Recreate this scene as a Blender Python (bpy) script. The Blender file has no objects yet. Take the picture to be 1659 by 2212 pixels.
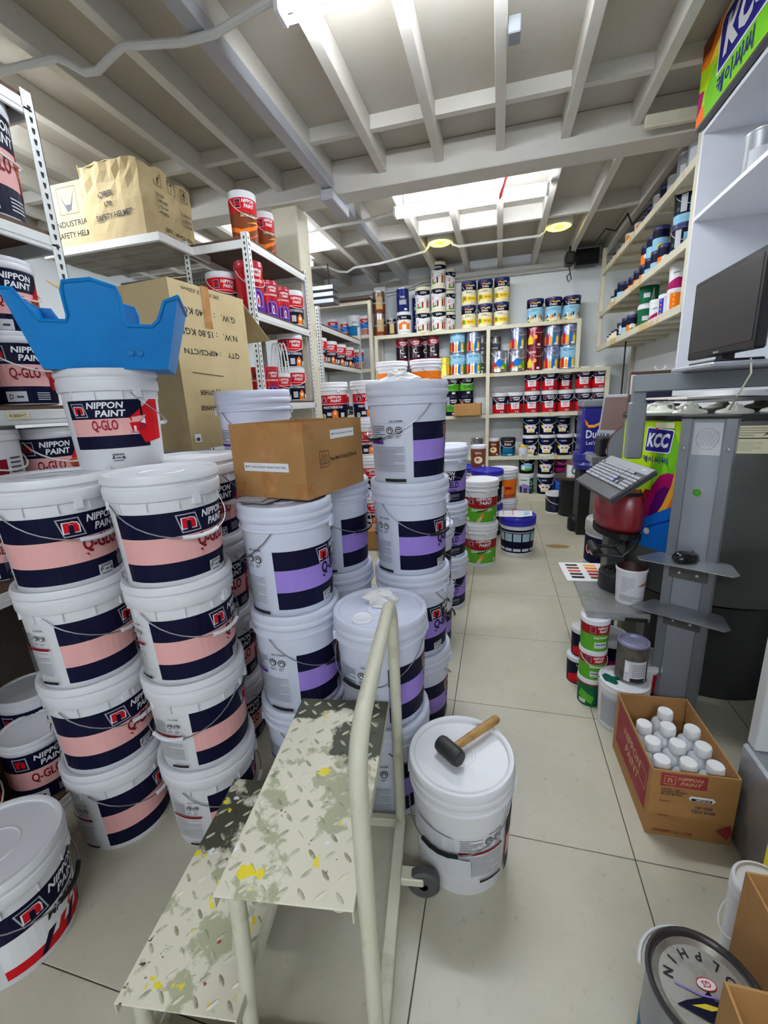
import bpy, math, random
from math import sin, cos, pi, radians, atan2, asin
from mathutils import Vector, Matrix
from mathutils.geometry import tessellate_polygon
random.seed(7)
scene = bpy.context.scene
COL = scene.collection

# ------------------------------------------------------------------ camera
CAMZ = 1.36
cd = bpy.data.cameras.new('camera'); cam = bpy.data.objects.new('camera', cd); COL.objects.link(cam)
cr = Vector((0.96705615, 0.25058891, -0.04480636)); cdn = Vector((0.01971332, -0.24920362, -0.96825045)); cf = Vector((-0.25379873, 0.93546927, -0.24593384))
m = Matrix.Identity(4)
for i in range(3):
    m[i][0] = cr[i]; m[i][1] = -cdn[i]; m[i][2] = -cf[i]
m[2][3] = CAMZ
cam.matrix_world = m
cd.sensor_fit = 'VERTICAL'; cd.sensor_height = 24.0; cd.lens = 929.4 / 2212 * 24.0
cd.clip_start = 0.02; cd.clip_end = 60
scene.camera = cam

# ------------------------------------------------------------------ world and exposure
w = bpy.data.worlds.new('world'); scene.world = w; w.use_nodes = True
bg = w.node_tree.nodes['Background']; bg.inputs[0].default_value = (0.85, 0.9, 1, 1); bg.inputs[1].default_value = 0.5
vs = scene.view_settings
vs.view_transform = 'Standard'; vs.look = 'None'; vs.exposure = 0.0; vs.gamma = 1.0; vs.use_curve_mapping = False
TUBE_POWER = 126.0      # emission strength of the fluorescent tubes
RING_POWER = 14.0       # emission strength of the yellow round lamps

# ------------------------------------------------------------------ materials
def lin(c):
    return tuple(((x/255)/12.92 if x/255 <= 0.04045 else (((x/255)+0.055)/1.055)**2.4) for x in c) + (1,)
MATS = {}
def mat(name, rgb, rough=0.5, metal=0.0, var=0.0, scale=8.0, bump=0.0, spec=0.5, rgb2=None, lo=0.45, hi=0.7, coat=0.0, trans=0.0):
    """procedural principled material: noise mixes rgb with rgb2 (dirt, wear) and adds fine relief"""
    if name in MATS: return MATS[name]
    mt = bpy.data.materials.new(name); mt.use_nodes = True
    nt = mt.node_tree; p = nt.nodes['Principled BSDF']
    p.inputs['Roughness'].default_value = rough; p.inputs['Metallic'].default_value = metal
    p.inputs['Specular IOR Level'].default_value = spec; p.inputs['Coat Weight'].default_value = coat
    if trans: p.inputs['Transmission Weight'].default_value = trans
    c = lin(rgb)
    p.inputs['Base Color'].default_value = c
    mt.diffuse_color = c
    if rgb2 or var or bump:
        tc = nt.nodes.new('ShaderNodeTexCoord')
        nz = nt.nodes.new('ShaderNodeTexNoise'); nz.inputs['Scale'].default_value = scale; nz.inputs['Detail'].default_value = 6; nz.inputs['Roughness'].default_value = 0.65
        nt.links.new(tc.outputs['Object'], nz.inputs['Vector'])
        if rgb2 or var:
            rp = nt.nodes.new('ShaderNodeValToRGB')
            rp.color_ramp.elements[0].position = lo; rp.color_ramp.elements[1].position = hi
            rp.color_ramp.elements[0].color = c
            rp.color_ramp.elements[1].color = lin(rgb2) if rgb2 else tuple(x*(1-var) for x in c[:3])+(1,)
            nt.links.new(nz.outputs['Fac'], rp.inputs['Fac']); nt.links.new(rp.outputs['Color'], p.inputs['Base Color'])
        if bump:
            bp = nt.nodes.new('ShaderNodeBump'); bp.inputs['Strength'].default_value = bump; bp.inputs['Distance'].default_value = 0.01
            nt.links.new(nz.outputs['Fac'], bp.inputs['Height']); nt.links.new(bp.outputs['Normal'], p.inputs['Normal'])
    MATS[name] = mt
    return mt
def emit(name, rgb, strength):
    if name in MATS: return MATS[name]
    mt = bpy.data.materials.new(name); mt.use_nodes = True; nt = mt.node_tree
    p = nt.nodes['Principled BSDF']; p.inputs['Base Color'].default_value = lin(rgb)
    p.inputs['Emission Color'].default_value = lin(rgb); p.inputs['Emission Strength'].default_value = strength
    MATS[name] = mt; return mt
PAL = dict(navy=(12,14,42), pink=(230,172,168), lilac=(156,130,214), red=(196,18,28), maroon=(125,20,34), white=(236,237,240), grey=(140,142,148),
    black=(14,14,18), silver=(172,174,182), dgrey=(70,72,80), blue=(30,50,170), purple=(88,44,150), orange=(238,120,24), green=(84,160,40), dgreen=(18,92,58),
    yellow=(238,214,60), cream=(240,232,196), sky=(150,205,235), teal=(24,110,150), brown=(120,58,26), ink=(42,40,42), lgrey=(205,207,212), tan=(190,160,112),
    lime=(176,214,24), skin=(232,190,160), bblue=(20,110,205), violet=(82,14,96), magenta=(160,14,92), crimson=(150,24,44), paleblue=(178,206,220), dkred=(150,22,30), brick=(190,84,50), amber=(250,176,50), royal=(38,36,128), lgreen=(118,196,36))
def ink(n): return mat('print_'+n, PAL[n], 0.5, spec=0.12)
WHITE = mat('white_plastic', (226,227,231), 0.38, var=0.10, scale=5, lo=0.5, hi=0.85)
WHITEB = mat('bluish_white_plastic', (214,219,236), 0.35, var=0.10, scale=5, lo=0.5, hi=0.85)
WIRE = mat('galvanised_wire', (150,152,158), 0.35, 0.9)
BLACKP = mat('black_plastic', (18,18,21), 0.45, spec=0.35)
CREAM = mat('cream_paint', (214,208,186), 0.55, rgb2=(188,176,142), scale=4, lo=0.5, hi=0.85)
RACK = mat('rack_white_enamel', (222,224,222), 0.4, rgb2=(190,188,176), scale=6, lo=0.55, hi=0.9)
BOARD = mat('brown_hardboard', (92,66,50), 0.75, var=0.35, scale=14)
CARD = mat('corrugated_cardboard', (168,124,72), 0.85, rgb2=(146,104,56), scale=3.5, lo=0.4, hi=0.8, bump=0.08)
CARDT = mat('tan_cardboard', (192,172,128), 0.85, rgb2=(168,146,102), scale=3, lo=0.45, hi=0.85, bump=0.08)
TAPE = mat('brown_parcel_tape', (166,116,66), 0.25, rgb2=(190,142,90), scale=20, spec=0.6)
TIN = mat('tinplate', (196,197,202), 0.25, 0.95, var=0.2, scale=10)
STEEL = mat('brushed_steel', (158,161,166), 0.34, 0.6, rgb2=(120,122,124), scale=6, lo=0.45, hi=0.8)
GREYM = mat('grey_metal_paint', (128,132,138), 0.42, 0.25, var=0.15, scale=5)
LGREYM = mat('light_grey_metal_paint', (158,163,172), 0.38, 0.2, var=0.1, scale=4)
DGREYM = mat('dark_grey_panel', (84,85,82), 0.45, 0.2, var=0.15, scale=3)

# ------------------------------------------------------------------ mesh building
class MB:
    def __init__(s): s.v = []; s.f = []; s.m = []; s.mats = []; s.sm = []
    def mi(s, mt):
        if mt not in s.mats: s.mats.append(mt)
        return s.mats.index(mt)
    def add(s, vs_, fs, mt, smooth=False):
        o = len(s.v); s.v += [tuple(v) for v in vs_]; k = s.mi(mt)
        for f in fs: s.f.append(tuple(i+o for i in f)); s.m.append(k); s.sm.append(smooth)
        return s
    def box(s, x0, x1, y0, y1, z0, z1, mt, M=None):
        vs_ = [(x,y,z) for z in (z0,z1) for y in (y0,y1) for x in (x0,x1)]
        if M is not None: vs_ = [M @ Vector(v) for v in vs_]
        return s.add(vs_, [(0,2,3,1),(4,5,7,6),(0,1,5,4),(2,6,7,3),(0,4,6,2),(1,3,7,5)], mt)
    def bbox(s, x0, x1, y0, y1, z0, z1, b, mt, M=None):
        """box with chamfered edges"""
        vs_ = []; idx = {}
        X = (x0,x1); Y = (y0,y1); Z = (z0,z1)
        def vid(i,j,k,ax):
            key = (i,j,k,ax)
            if key not in idx:
                p = [X[i],Y[j],Z[k]]
                for a,(q,c) in enumerate(zip((i,j,k),(X,Y,Z))):
                    if a != ax: p[a] += b if q == 0 else -b
                v = Vector(p); idx[key] = len(vs_); vs_.append(M @ v if M is not None else v)
            return idx[key]
        fs = []
        for ax in range(3):
            o = [a for a in range(3) if a != ax]
            for side in (0,1):
                ring = []
                for (p,q) in ((0,0),(1,0),(1,1),(0,1)):
                    c = [0,0,0]; c[ax] = side; c[o[0]] = p; c[o[1]] = q
                    ring.append(vid(*c, ax))
                flip = (side == 0) ^ (ax == 1)
                fs.append(tuple(reversed(ring)) if flip else tuple(ring))
        for ax in range(3):
            o = [a for a in range(3) if a != ax]
            for p in (0,1):
                for q in (0,1):
                    c0 = [0,0,0]; c1 = [0,0,0]
                    c0[o[0]] = c1[o[0]] = p; c0[o[1]] = c1[o[1]] = q; c1[ax] = 1
                    fs.append((vid(*c0,o[0]), vid(*c1,o[0]), vid(*c1,o[1]), vid(*c0,o[1])))
        for i in (0,1):
            for j in (0,1):
                for k in (0,1): fs.append((vid(i,j,k,0), vid(i,j,k,1), vid(i,j,k,2)))
        return s.add(vs_, fs, mt)
    def lathe(s, prof, mt, n=32, smooth=True, cx=0, cy=0, M=None, a0=0, a1=2*pi):
        full = abs(a1-a0-2*pi) < 1e-6; cols = n if full else n+1
        vs_ = []; fs = []
        for (r,z) in prof:
            for i in range(cols):
                a = a0+(a1-a0)*i/n; vs_.append(Vector((cx+r*cos(a), cy+r*sin(a), z)))
        if M is not None: vs_ = [M @ v for v in vs_]
        for j in range(len(prof)-1):
            for i in range(n):
                a = j*cols+i; b = j*cols+(i+1) % cols
                fs.append((a, b, b+cols, a+cols))
        return s.add(vs_, fs, mt, smooth)
    def tube(s, pts, r, mt, n=6, closed=False, flat=1.0, caps=True):
        pts = [Vector(p) for p in pts]; N = len(pts); vs_ = []; fs = []
        up = None
        for i, p in enumerate(pts):
            if closed: t = pts[(i+1) % N]-pts[i-1]
            else: t = pts[min(i+1,N-1)]-pts[max(i-1,0)]
            t.normalize()
            if up is None:
                up = Vector((0,0,1)) if abs(t.z) < 0.9 else Vector((1,0,0))
            sd = t.cross(up); sd.normalize(); up = sd.cross(t); up.normalize()
            rr = r[i] if isinstance(r,(list,tuple)) else r
            for k in range(n):
                a = 2*pi*k/n; vs_.append(p+sd*(cos(a)*rr)+up*(sin(a)*rr*flat))
        L = N if closed else N-1
        for i in range(L):
            for k in range(n):
                a = i*n+k; b = i*n+(k+1) % n; c = ((i+1) % N)*n+(k+1) % n; d = ((i+1) % N)*n+k
                fs.append((a,b,c,d))
        s.add(vs_, fs, mt, True)
        if caps and not closed:
            s.add(vs_[:n], [tuple(reversed(range(n)))], mt); s.add(vs_[-n:], [tuple(range(n))], mt)
        return s
    def poly(s, pts, mt): return s.add(pts, [tuple(range(len(pts)))], mt)
    def prism(s, pts, z0, z1, mt, M=None):
        n = len(pts); vs_ = [Vector((x,y,z0)) for x,y in pts]+[Vector((x,y,z1)) for x,y in pts]
        if M is not None: vs_ = [M @ v for v in vs_]
        fs = [tuple(reversed(range(n))), tuple(range(n,2*n))]+[(i,(i+1) % n,(i+1) % n+n,i+n) for i in range(n)]
        return s.add(vs_, fs, mt)
    def mesh(s, name, sharp=40):
        me = bpy.data.meshes.new(name); me.from_pydata(s.v, [], s.f)
        for mt in s.mats: me.materials.append(mt)
        me.polygons.foreach_set('material_index', s.m); me.polygons.foreach_set('use_smooth', s.sm)
        if any(s.sm): me.set_sharp_from_angle(angle=radians(sharp))
        me.update(); return me
    def build(s, name, parent=None, **k): return link(name, s.mesh(name, **k), parent)
PENDING = []
def link(name, me, parent=None):
    o = bpy.data.objects.new(name, me); PENDING.append(o)
    if parent is not None: o.parent = parent
    return o
REG = []     # (object, description, where, order word)
def tag(o, label=None, cat=None, group=None, kind=None):
    if label: o['label'] = label
    if cat: o['category'] = cat
    if group: o['group'] = group
    if kind: o['kind'] = kind
    return o
def thing(name, label, cat, loc=(0,0,0), rz=0.0, group=None):
    o = link(name, None); o.location = loc; o.rotation_euler = (0,0,rz); o.empty_display_size = 0.05
    return tag(o, label, cat, group)
def struct(mb, name, parent=None):
    o = mb.build(name, parent)
    if parent is None: o['kind'] = 'structure'
    return o

# ------------------------------------------------------------------ flat print: text and shapes laid on a surface
TXT = {}
def text_geo(s, bold):
    key = (s, bold)
    if key in TXT: return TXT[key]
    cu = bpy.data.curves.new('lettering', 'FONT'); cu.body = s; cu.resolution_u = 2; cu.offset = bold
    o = bpy.data.objects.new('lettering', cu); COL.objects.link(o)
    dg = bpy.context.evaluated_depsgraph_get(); dg.update()
    me = bpy.data.meshes.new_from_object(o.evaluated_get(dg)); me.calc_loop_triangles()
    V = [(v.co.x, v.co.y) for v in me.vertices]; T = [tuple(t.vertices) for t in me.loop_triangles]
    bpy.data.objects.remove(o); bpy.data.curves.remove(cu); bpy.data.meshes.remove(me)
    if V:
        x0 = min(v[0] for v in V); x1 = max(v[0] for v in V); y0 = min(v[1] for v in V); y1 = max(v[1] for v in V)
        V = [(v[0]-(x0+x1)/2, v[1]-(y0+y1)/2) for v in V]; TXT[key] = (V, T, max(x1-x0,1e-4), max(y1-y0,1e-4))
    else: TXT[key] = ([], [], 1, 1)
    return TXT[key]
def clipu(poly, u, keep_left):
    out = []; n = len(poly)
    for i in range(n):
        a = poly[i]; b = poly[(i+1) % n]
        ia = (a[0] <= u) if keep_left else (a[0] >= u); ib = (b[0] <= u) if keep_left else (b[0] >= u)
        if ia: out.append(a)
        if ia != ib:
            t = (u-a[0])/(b[0]-a[0]); out.append((u, a[1]+t*(b[1]-a[1])))
    return out
def print_mesh(name, shapes, mp, du=None, base=0.0004, step=0.00012):
    """shapes in (u,v); mp(u,v,off)->point; du = slice width for curved surfaces"""
    mb = MB()
    for li, sh in enumerate(shapes):
        k = sh[0]; col = ink(sh[-1]) if isinstance(sh[-1], str) else sh[-1]
        tris = []
        if k == 'r': tris = [[(sh[1],sh[3]),(sh[2],sh[3]),(sh[2],sh[4]),(sh[1],sh[4])]]
        elif k == 'p':
            P = sh[1]; V3 = [Vector((p[0],p[1],0)) for p in P]
            tris = [[P[i] for i in t] for t in tessellate_polygon([V3])]
        elif k == 'e':
            _, u, v, ru, rv = sh[:5]; n = 14
            tris = [[(u+ru*cos(2*pi*i/n), v+rv*sin(2*pi*i/n)) for i in range(n)]]
        elif k == 'o':      # ring
            _, u, v, ru, rv, th = sh[:6]; n = 18
            for i in range(n):
                a = 2*pi*i/n; b = 2*pi*(i+1)/n
                tris.append([(u+ru*cos(a), v+rv*sin(a)), (u+ru*cos(b), v+rv*sin(b)), (u+(ru-th)*cos(b), v+(rv-th)*sin(b)), (u+(ru-th)*cos(a), v+(rv-th)*sin(a))])
        elif k == 'l':      # polyline with width
            P = sh[1]; wd = sh[2]/2
            for a, b in zip(P[:-1], P[1:]):
                dx, dy = b[0]-a[0], b[1]-a[1]; L = math.hypot(dx,dy) or 1; nx, ny = -dy/L*wd, dx/L*wd
                tris.append([(a[0]-nx,a[1]-ny),(b[0]-nx,b[1]-ny),(b[0]+nx,b[1]+ny),(a[0]+nx,a[1]+ny)])
        elif k == 't':      # ('t',text,u,v,height,width or None,shear,rot,bold,col)
            _, s, u, v, h, wd, shear, rot, bold, _c = sh
            V, T, W, H = text_geo(s, bold)
            sy = h/H; sx = (wd/W) if wd else sy
            ca, sa = cos(rot), sin(rot); Q = []
            for (x,y) in V:
                X = x*sx+shear*y*sy; Y = y*sy
                Q.append((u+X*ca-Y*sa, v+X*sa+Y*ca))
            tris = [[Q[i] for i in t] for t in T]
        off = base+step*li
        for t in tris:
            area = sum(t[i][0]*t[(i+1) % len(t)][1]-t[(i+1) % len(t)][0]*t[i][1] for i in range(len(t)))
            if area < 0: t = list(reversed(t))
            pieces = [t]
            if du:
                u0 = min(p[0] for p in t); u1 = max(p[0] for p in t)
                if u1-u0 > du:
                    pieces = []; rest = t; x = (math.floor(u0/du)+1)*du
                    while x < u1-1e-9:
                        L = clipu(rest, x, True); rest = clipu(rest, x, False)
                        if len(L) > 2: pieces.append(L)
                        if len(rest) < 3: break
                        x += du
                    if len(rest) > 2: pieces.append(rest)
            for q in pieces: mb.add([mp(p[0],p[1],off) for p in q], [tuple(range(len(q)))], col, bool(du))
    return mb.mesh(name, sharp=60)
def on_plane(o, ua, va):
    o = Vector(o); ua = Vector(ua).normalized(); va = Vector(va).normalized(); n = ua.cross(va)
    return lambda u, v, off: o+ua*u+va*v+n*off
def on_cone(Rf, Rref): return lambda u, v, off: Vector(((Rf(v)+off)*sin(u/Rref), -(Rf(v)+off)*cos(u/Rref), v))
def T(s, u, v, h, col='white', w=None, sh=0.0, rot=0.0, b=0.02): return ('t', s, u, v, h, w, sh, rot, b, col)
def logo(u, v, s):
    """square emblem with a lower-case n"""
    k = s/2; sk = 0.12*s
    q = lambda f: [(u-k*f-sk*f, v+k*f), (u-k*f+sk*f, v-k*f), (u+k*f+sk*f, v-k*f), (u+k*f-sk*f, v+k*f)]
    return [('p', q(1.0), 'silver'), ('p', q(0.88), 'navy'), T('n', u, v, s*0.64, 'white', s*0.78, b=0.035), T('n', u, v, s*0.55, 'red', s*0.66, b=0.03)]
def npaint(u, v, h, w, col='white'):
    """two lines of slanted capitals"""
    return [T('NIPPON', u-w*0.04, v+h*0.62, h, col, w, 0.2, 0, 0.03), T('PAINT', u+w*0.08, v-h*0.62, h, col, w*0.82, 0.2, 0, 0.03)]
def lines(u0, u1, v0, v1, n, th, col='grey'):
    out = []
    for i in range(n):
        v = v1-(v1-v0)*(i+0.5)/n; e = u1 if random.random() < 0.75 else u0+(u1-u0)*random.uniform(0.4,0.8)
        out.append(('r', u0, e, v-th/2, v+th/2, col))
    return out
def info_panel(u0, u1, v0, v1, bar, litre, R):
    mid = v0+(v1-v0)*0.62; h = v1-v0; wd = u1-u0
    S = [('l', [(u0,v0),(u1,v0),(u1,v1),(u0,v1),(u0,v0)], 0.0008, 'lgrey')]
    S += lines(u0+0.004, u0+wd*0.5, mid+h*0.06, v1-h*0.04, 7, h*0.012, 'dgrey')
    S += [T(litre, u1-wd*0.2, v1+h*0.03, h*0.035, 'ink', wd*0.32, 0.2)]
    for q in (0.64, 0.86):
        S += [('e', u0+wd*q, v1-h*0.14, wd*0.085, wd*0.085, 'ink'), ('o', u0+wd*q, v1-h*0.14, wd*0.062, wd*0.062, wd*0.016, 'white'), ('e', u0+wd*q, v1-h*0.15, wd*0.025, wd*0.03, 'white')]
        S += lines(u0+wd*(q-0.07), u0+wd*(q+0.07), v1-h*0.3, v1-h*0.23, 3, h*0.008, 'dgrey')
    S += [('r', u0, u0+wd*(0.45 if bar == 'purple' else 1.0), mid-h*0.03, mid+h*0.03, bar)]
    S += lines(u0+0.004, u1-0.004, v0+h*0.04, mid-h*0.07, 16, h*0.010, 'grey')
    S += [('r', u0+wd*0.45, u1, v0-h*0.16, v0-h*0.10, 'ink')]
    return S
def sticker(u, v, w, h, letter, rot=0.0):
    q = lambda a, b: (u+a*w*cos(rot)-b*h*sin(rot), v+a*w*sin(rot)+b*h*cos(rot))
    S = [('p', [q(-.5,-.5),q(.5,-.5),q(.5,.5),q(-.5,.5)], 'lgrey'), T(letter, *q(-.3,0), h*0.4, 'ink', None, 0, rot)]
    for i in range(11):
        a = -.35+i*.07; S.append(('p', [q(a,.22),q(a+.03+.02*(i % 2),.22),q(a+.03+.02*(i % 2),.42),q(a,.42)], 'ink'))
    S += [('p', [q(-.1,-.1),q(.15,-.1),q(.15,.02),q(-.1,.02)], 'dgrey'), ('p', [q(.25,-.2),q(.42,-.2),q(.42,.1),q(.25,.1)], 'dgrey'), ('p', [q(-.35,-.42),q(.3,-.42),q(.3,-.34),q(-.35,-.34)], 'dgrey')]
    return S
def house(u, v, s, c1, c2, c3):
    """little villa picture"""
    return [('p', [(u-s*.55,v+s*.28),(u+s*.5,v+s*.42),(u+s*.25,v+s*.12),(u-s*.35,v+s*.08)], c1), ('p', [(u-s*.3,v+s*.1),(u+s*.1,v+s*.12),(u+s*.1,v-s*.3),(u-s*.22,v-s*.28)], c2),
            ('p', [(u+s*.1,v+s*.12),(u+s*.45,v+s*.3),(u+s*.45,v-s*.15),(u+s*.1,v-s*.3)], c3), ('p', [(u+s*.16,v+s*.1),(u+s*.42,v+s*.28),(u+s*.42,v+s*.02)], 'white'),
            ('l', [(u-s*.3,v-s*.32),(u+s*.1,v-s*.38),(u+s*.5,v-s*.2)], s*.03, 'red'), ('r', u-s*.15, u-s*.05, v-s*.28, v-s*.05, 'white')]

# ------------------------------------------------------------------ big pails
def bail_path(R, zl, d, n=18, out=0.006):
    P = []
    for i in range(n+1):
        a = -pi/2+pi*i/n
        P.append(((R+out*cos(a))*sin(a), -(R+out*cos(a))*cos(a), zl-d*cos(a)**0.8 if abs(cos(a)) > 1e-6 else zl))
    return P
def bail_meshes(R, zl, d, wire=0.0019, grip=None, gcol=None, col=None, n=18, gr=0.006):
    P = bail_path(R, zl, d, n)
    h = MB().tube(P, wire, col or WIRE, 6).mesh('handle')
    g = None
    if grip: g = MB().tube(P[n//2-grip:n//2+grip+1], gr, gcol, 8).mesh('grip')
    return h, g
PAILS = {}
def pail_type(key, R, h, kind, body_mat, lid_mat, shapes, grip='black', rb=None):
    """kind 'collar' = tall 20-litre pail with flange; 'skirt' = squat 15-litre pail with deep lid skirt"""
    rb = rb or R*0.86; rt = R*0.935; n = 48
    zc = h*0.78 if kind == 'collar' else h*0.79
    Rf = lambda v: rb+(rt-rb)*min(max(v/zc,0),1)
    b = MB(); b.lathe([(0,0.004),(rb-0.012,0.004),(rb-0.008,0),(rb-0.002,0),(rb,0.005),(rt,zc)], body_mat, n)
    if kind == 'collar':
        b.lathe([(rt,zc),(R*0.985,zc+0.002),(R*0.99,zc+0.006),(R*0.985,zc+0.010),(rt+0.003,zc+0.013),(rt+0.004,h*0.90)], body_mat, n)
        for a in (0, pi):
            b.box(-0.014, 0.014, R*0.955, R*1.02, zc-0.012, zc+0.018, body_mat, Matrix.Rotation(a+pi/2,4,'Z'))
        zs = h*0.865
        lp = [(R*0.955,zs-0.004),(R*0.985,zs),(R,zs+0.004),(R,zs+0.016),(R*0.982,zs+0.020),(R*0.985,zs+0.024),(R*0.995,zs+0.030),(R*0.985,h-0.004),(R*0.965,h),(R*0.90,h),(R*0.875,h-0.003),(R*0.865,h-0.010),(R*0.28,h-0.011),(R*0.27,h-0.009),(R*0.22,h-0.009),(R*0.21,h-0.011),(0,h-0.011)]
        zl = zc+0.002
    else:
        for a in (0, pi):
            b.box(-0.010, 0.010, rt-0.002, R*1.0, zc-0.022, zc+0.005, body_mat, Matrix.Rotation(a+pi/2,4,'Z'))
        for i in range(12):
            b.box(-0.001, 0.001, rt-0.004, rt+0.005, zc-0.028, zc-0.002, body_mat, Matrix.Rotation(2*pi*i/12+0.2,4,'Z'))
        zs = zc-0.002
        lp = [(R*0.95,zs),(R*0.975,zs),(R*0.985,zs+0.003),(R*0.99,zs+0.028),(R*0.985,zs+0.031),(R*0.962,zs+0.033),(R*0.962,zs+0.040),(R*0.98,zs+0.042),(R,zs+0.046),(R*0.995,h-0.008),(R*0.975,h),(R*0.93,h),(R*0.89,h-0.004),(R*0.885,h-0.008),(R*0.40,h-0.008),(R*0.39,h-0.006),(R*0.36,h-0.006),(R*0.35,h-0.008),(0,h-0.008)]
        zl = zc-0.008
    l = MB().lathe(lp, lid_mat, n)
    gm = BLACKP if grip == 'black' else WHITE
    hm, g = bail_meshes(R*0.985, zl, h*0.33, grip=2 if grip else None, gcol=gm)
    Rref = (rb+rt)/2
    PAILS[key] = dict(body=b.mesh('body'), lid=l.mesh('lid'), handle=hm, grip=g, label=print_mesh('label', shapes, on_cone(Rf, Rref), du=0.018) if shapes else None, h=h, R=R)
def view_rot(x, y, t): return atan2(-x, y)+asin(max(-0.99,min(0.99,t)))
def pail(key, name, x, y, z, t, label, hrot=None, group=None, cat='pail', rx=0.0):
    """t = where the label's left edge shows across the pail's width (-1 left .. 1 right)"""
    k = PAILS[key]; r0 = view_rot(x, y, t)
    o = thing(name, label, cat, (x,y,z), r0, group)
    link('body', k['body'], o); link('lid', k['lid'], o)
    if k['label']: link('label', k['label'], o)
    if hrot is not None:
        hd = link('handle', k['handle'], o); hd.rotation_euler = (0,0,atan2(-x,y)+hrot-r0)
        if k['grip']: link('grip', k['grip'], hd)
    return o
# 15-litre pail, pink bands
R15, H15, P15 = 0.152, 0.308, 0.30
R20, H20, P20 = 0.154, 0.366, 0.355
rr = 0.139
def glo_label(R):
    v0, v1 = 0.018, 0.208; hh = v1-v0; a = v0+hh*0.27; b = v0+hh*0.645
    E = 3.6*rr
    S = [('r',0,E,v0,a,'navy'),('r',0,E,a,b,'pink'),('r',0,E,b,v1,'navy')]
    S += [('p',[(2.45*rr,a),(2.75*rr,a),(3.5*rr,a),(3.5*rr,v1),(3.1*rr,v1),(2.5*rr,b)],'red')]
    S += house(2.75*rr, (a+b)/2, 0.075, 'pink', 'crimson', 'red')
    S += logo(1.36*rr, b+hh*0.17, 0.052)+npaint(1.98*rr, b+hh*0.19, 0.021, 0.088)
    S += [T('Q-GLO', 1.86*rr, b-hh*0.13, 0.046, 'maroon', 0.104, 0, 0, 0.03), ('p',[(1.50*rr,b-hh*0.25),(1.56*rr,b-hh*0.25),(1.58*rr,b-hh*0.30)],'maroon')]
    S += sticker(1.85*rr, v0+0.014, 0.046, 0.032, 'P')
    S += lines(2.15*rr, 2.45*rr, v0+0.012, v0+0.040, 4, 0.0022, 'lgrey')
    S += info_panel(-0.85*rr, -0.18*rr, 0.045, 0.190, 'maroon', '15 LITER', rr)
    return S
pail_type('glo', R15, H15, 'skirt', WHITE, WHITE, glo_label(R15), 'white')
def shield_label():
    v0, v1 = 0.030, 0.225; hh = v1-v0; a = v0+hh*0.30; b = v0+hh*0.68; E = 3.4*rr
    S = [('r',0,E,v0,a,'navy'),('r',0,E,a,b,'lilac'),('r',0,E,b,v1,'navy')]
    S += logo(1.22*rr, b+hh*0.14, 0.054)+npaint(1.82*rr, b+hh*0.17, 0.022, 0.09)
    S += [T('Q-SHIELD', 1.72*rr, b-hh*0.11, 0.046, 'navy', 0.165, 0, 0, 0.03), ('p',[(1.14*rr,b-hh*0.22),(1.22*rr,b-hh*0.22),(1.23*rr,b-hh*0.28)],'navy')]
    S += sticker(1.30*rr, v0+0.016, 0.046, 0.032, 'T', 0.06)
    S += lines(1.7*rr, 2.2*rr, v0+0.01, v0+0.05, 5, 0.002, 'lgrey')
    S += info_panel(-1.25*rr, -0.20*rr, 0.045, 0.225, 'purple', '20 LITER', rr)
    return S
pail_type('shield', R20, H20, 'collar', WHITEB, WHITEB, shield_label(), 'black')
def shield_front():
    v0, v1 = 0.030, 0.225; hh = v1-v0; a = v0+hh*0.34; b = v0+hh*0.68; E = 2.4*rr
    S = [('r',0,E,v0,v1,'navy'),('r',0,E,a,b,'lilac'),('p',[(1.2*rr,a),(2.4*rr,a),(2.4*rr,v1),(2.1*rr,v1)],'lilac')]
    S += npaint(0.95*rr, b+hh*0.17, 0.025, 0.11)+[T('Q-SHIELD', 0.95*rr, b-hh*0.14, 0.044, 'navy', 0.16), T('EXTRA', 1.25*rr, b-hh*0.31, 0.016, 'navy', 0.05)]
    S += logo(0.3*rr, b+hh*0.14, 0.05)+lines(0.9*rr, 1.6*rr, v0+0.015, v0+0.05, 5, 0.0025, 'silver')+sticker(0.6*rr, v0+0.016, 0.044, 0.03, 'T')
    return S
pail_type('shield_front', R20, H20, 'collar', WHITEB, WHITEB, shield_front(), None)
# 12-litre pail with the picture side forward
def glo_front():
    v0, v1 = 0.062, 0.205; hh = v1-v0; a = v0+hh*0.27; b = v0+hh*0.62; r_ = 0.127; E = 2.2*r_
    S = [('r',0,E*0.8,v0,a,'navy'),('r',0,E*0.62,a,b,'pink'),('r',0,E*0.75,b,v1,'navy'),('p',[(E*0.60,b),(E*0.74,v0+0.01),(E,v0+0.02),(E,v1),(E*0.86,v1)],'red')]
    S += house(E*0.67, (a+b)/2+0.004, 0.068, 'pink', 'red', 'crimson')
    S += logo(0.30*r_, b+hh*0.18, 0.040)+npaint(0.90*r_, b+hh*0.19, 0.019, 0.092)+[T('Q-GLO', 0.80*r_, b-hh*0.15, 0.036, 'crimson', 0.068)]
    S += sticker(0.95*r_, 0.035, 0.042, 0.026, 'A')[1:]
    return S
pail_type('glo_small', 0.142, 0.295, 'skirt', WHITE, WHITE, glo_front(), 'white')
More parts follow.
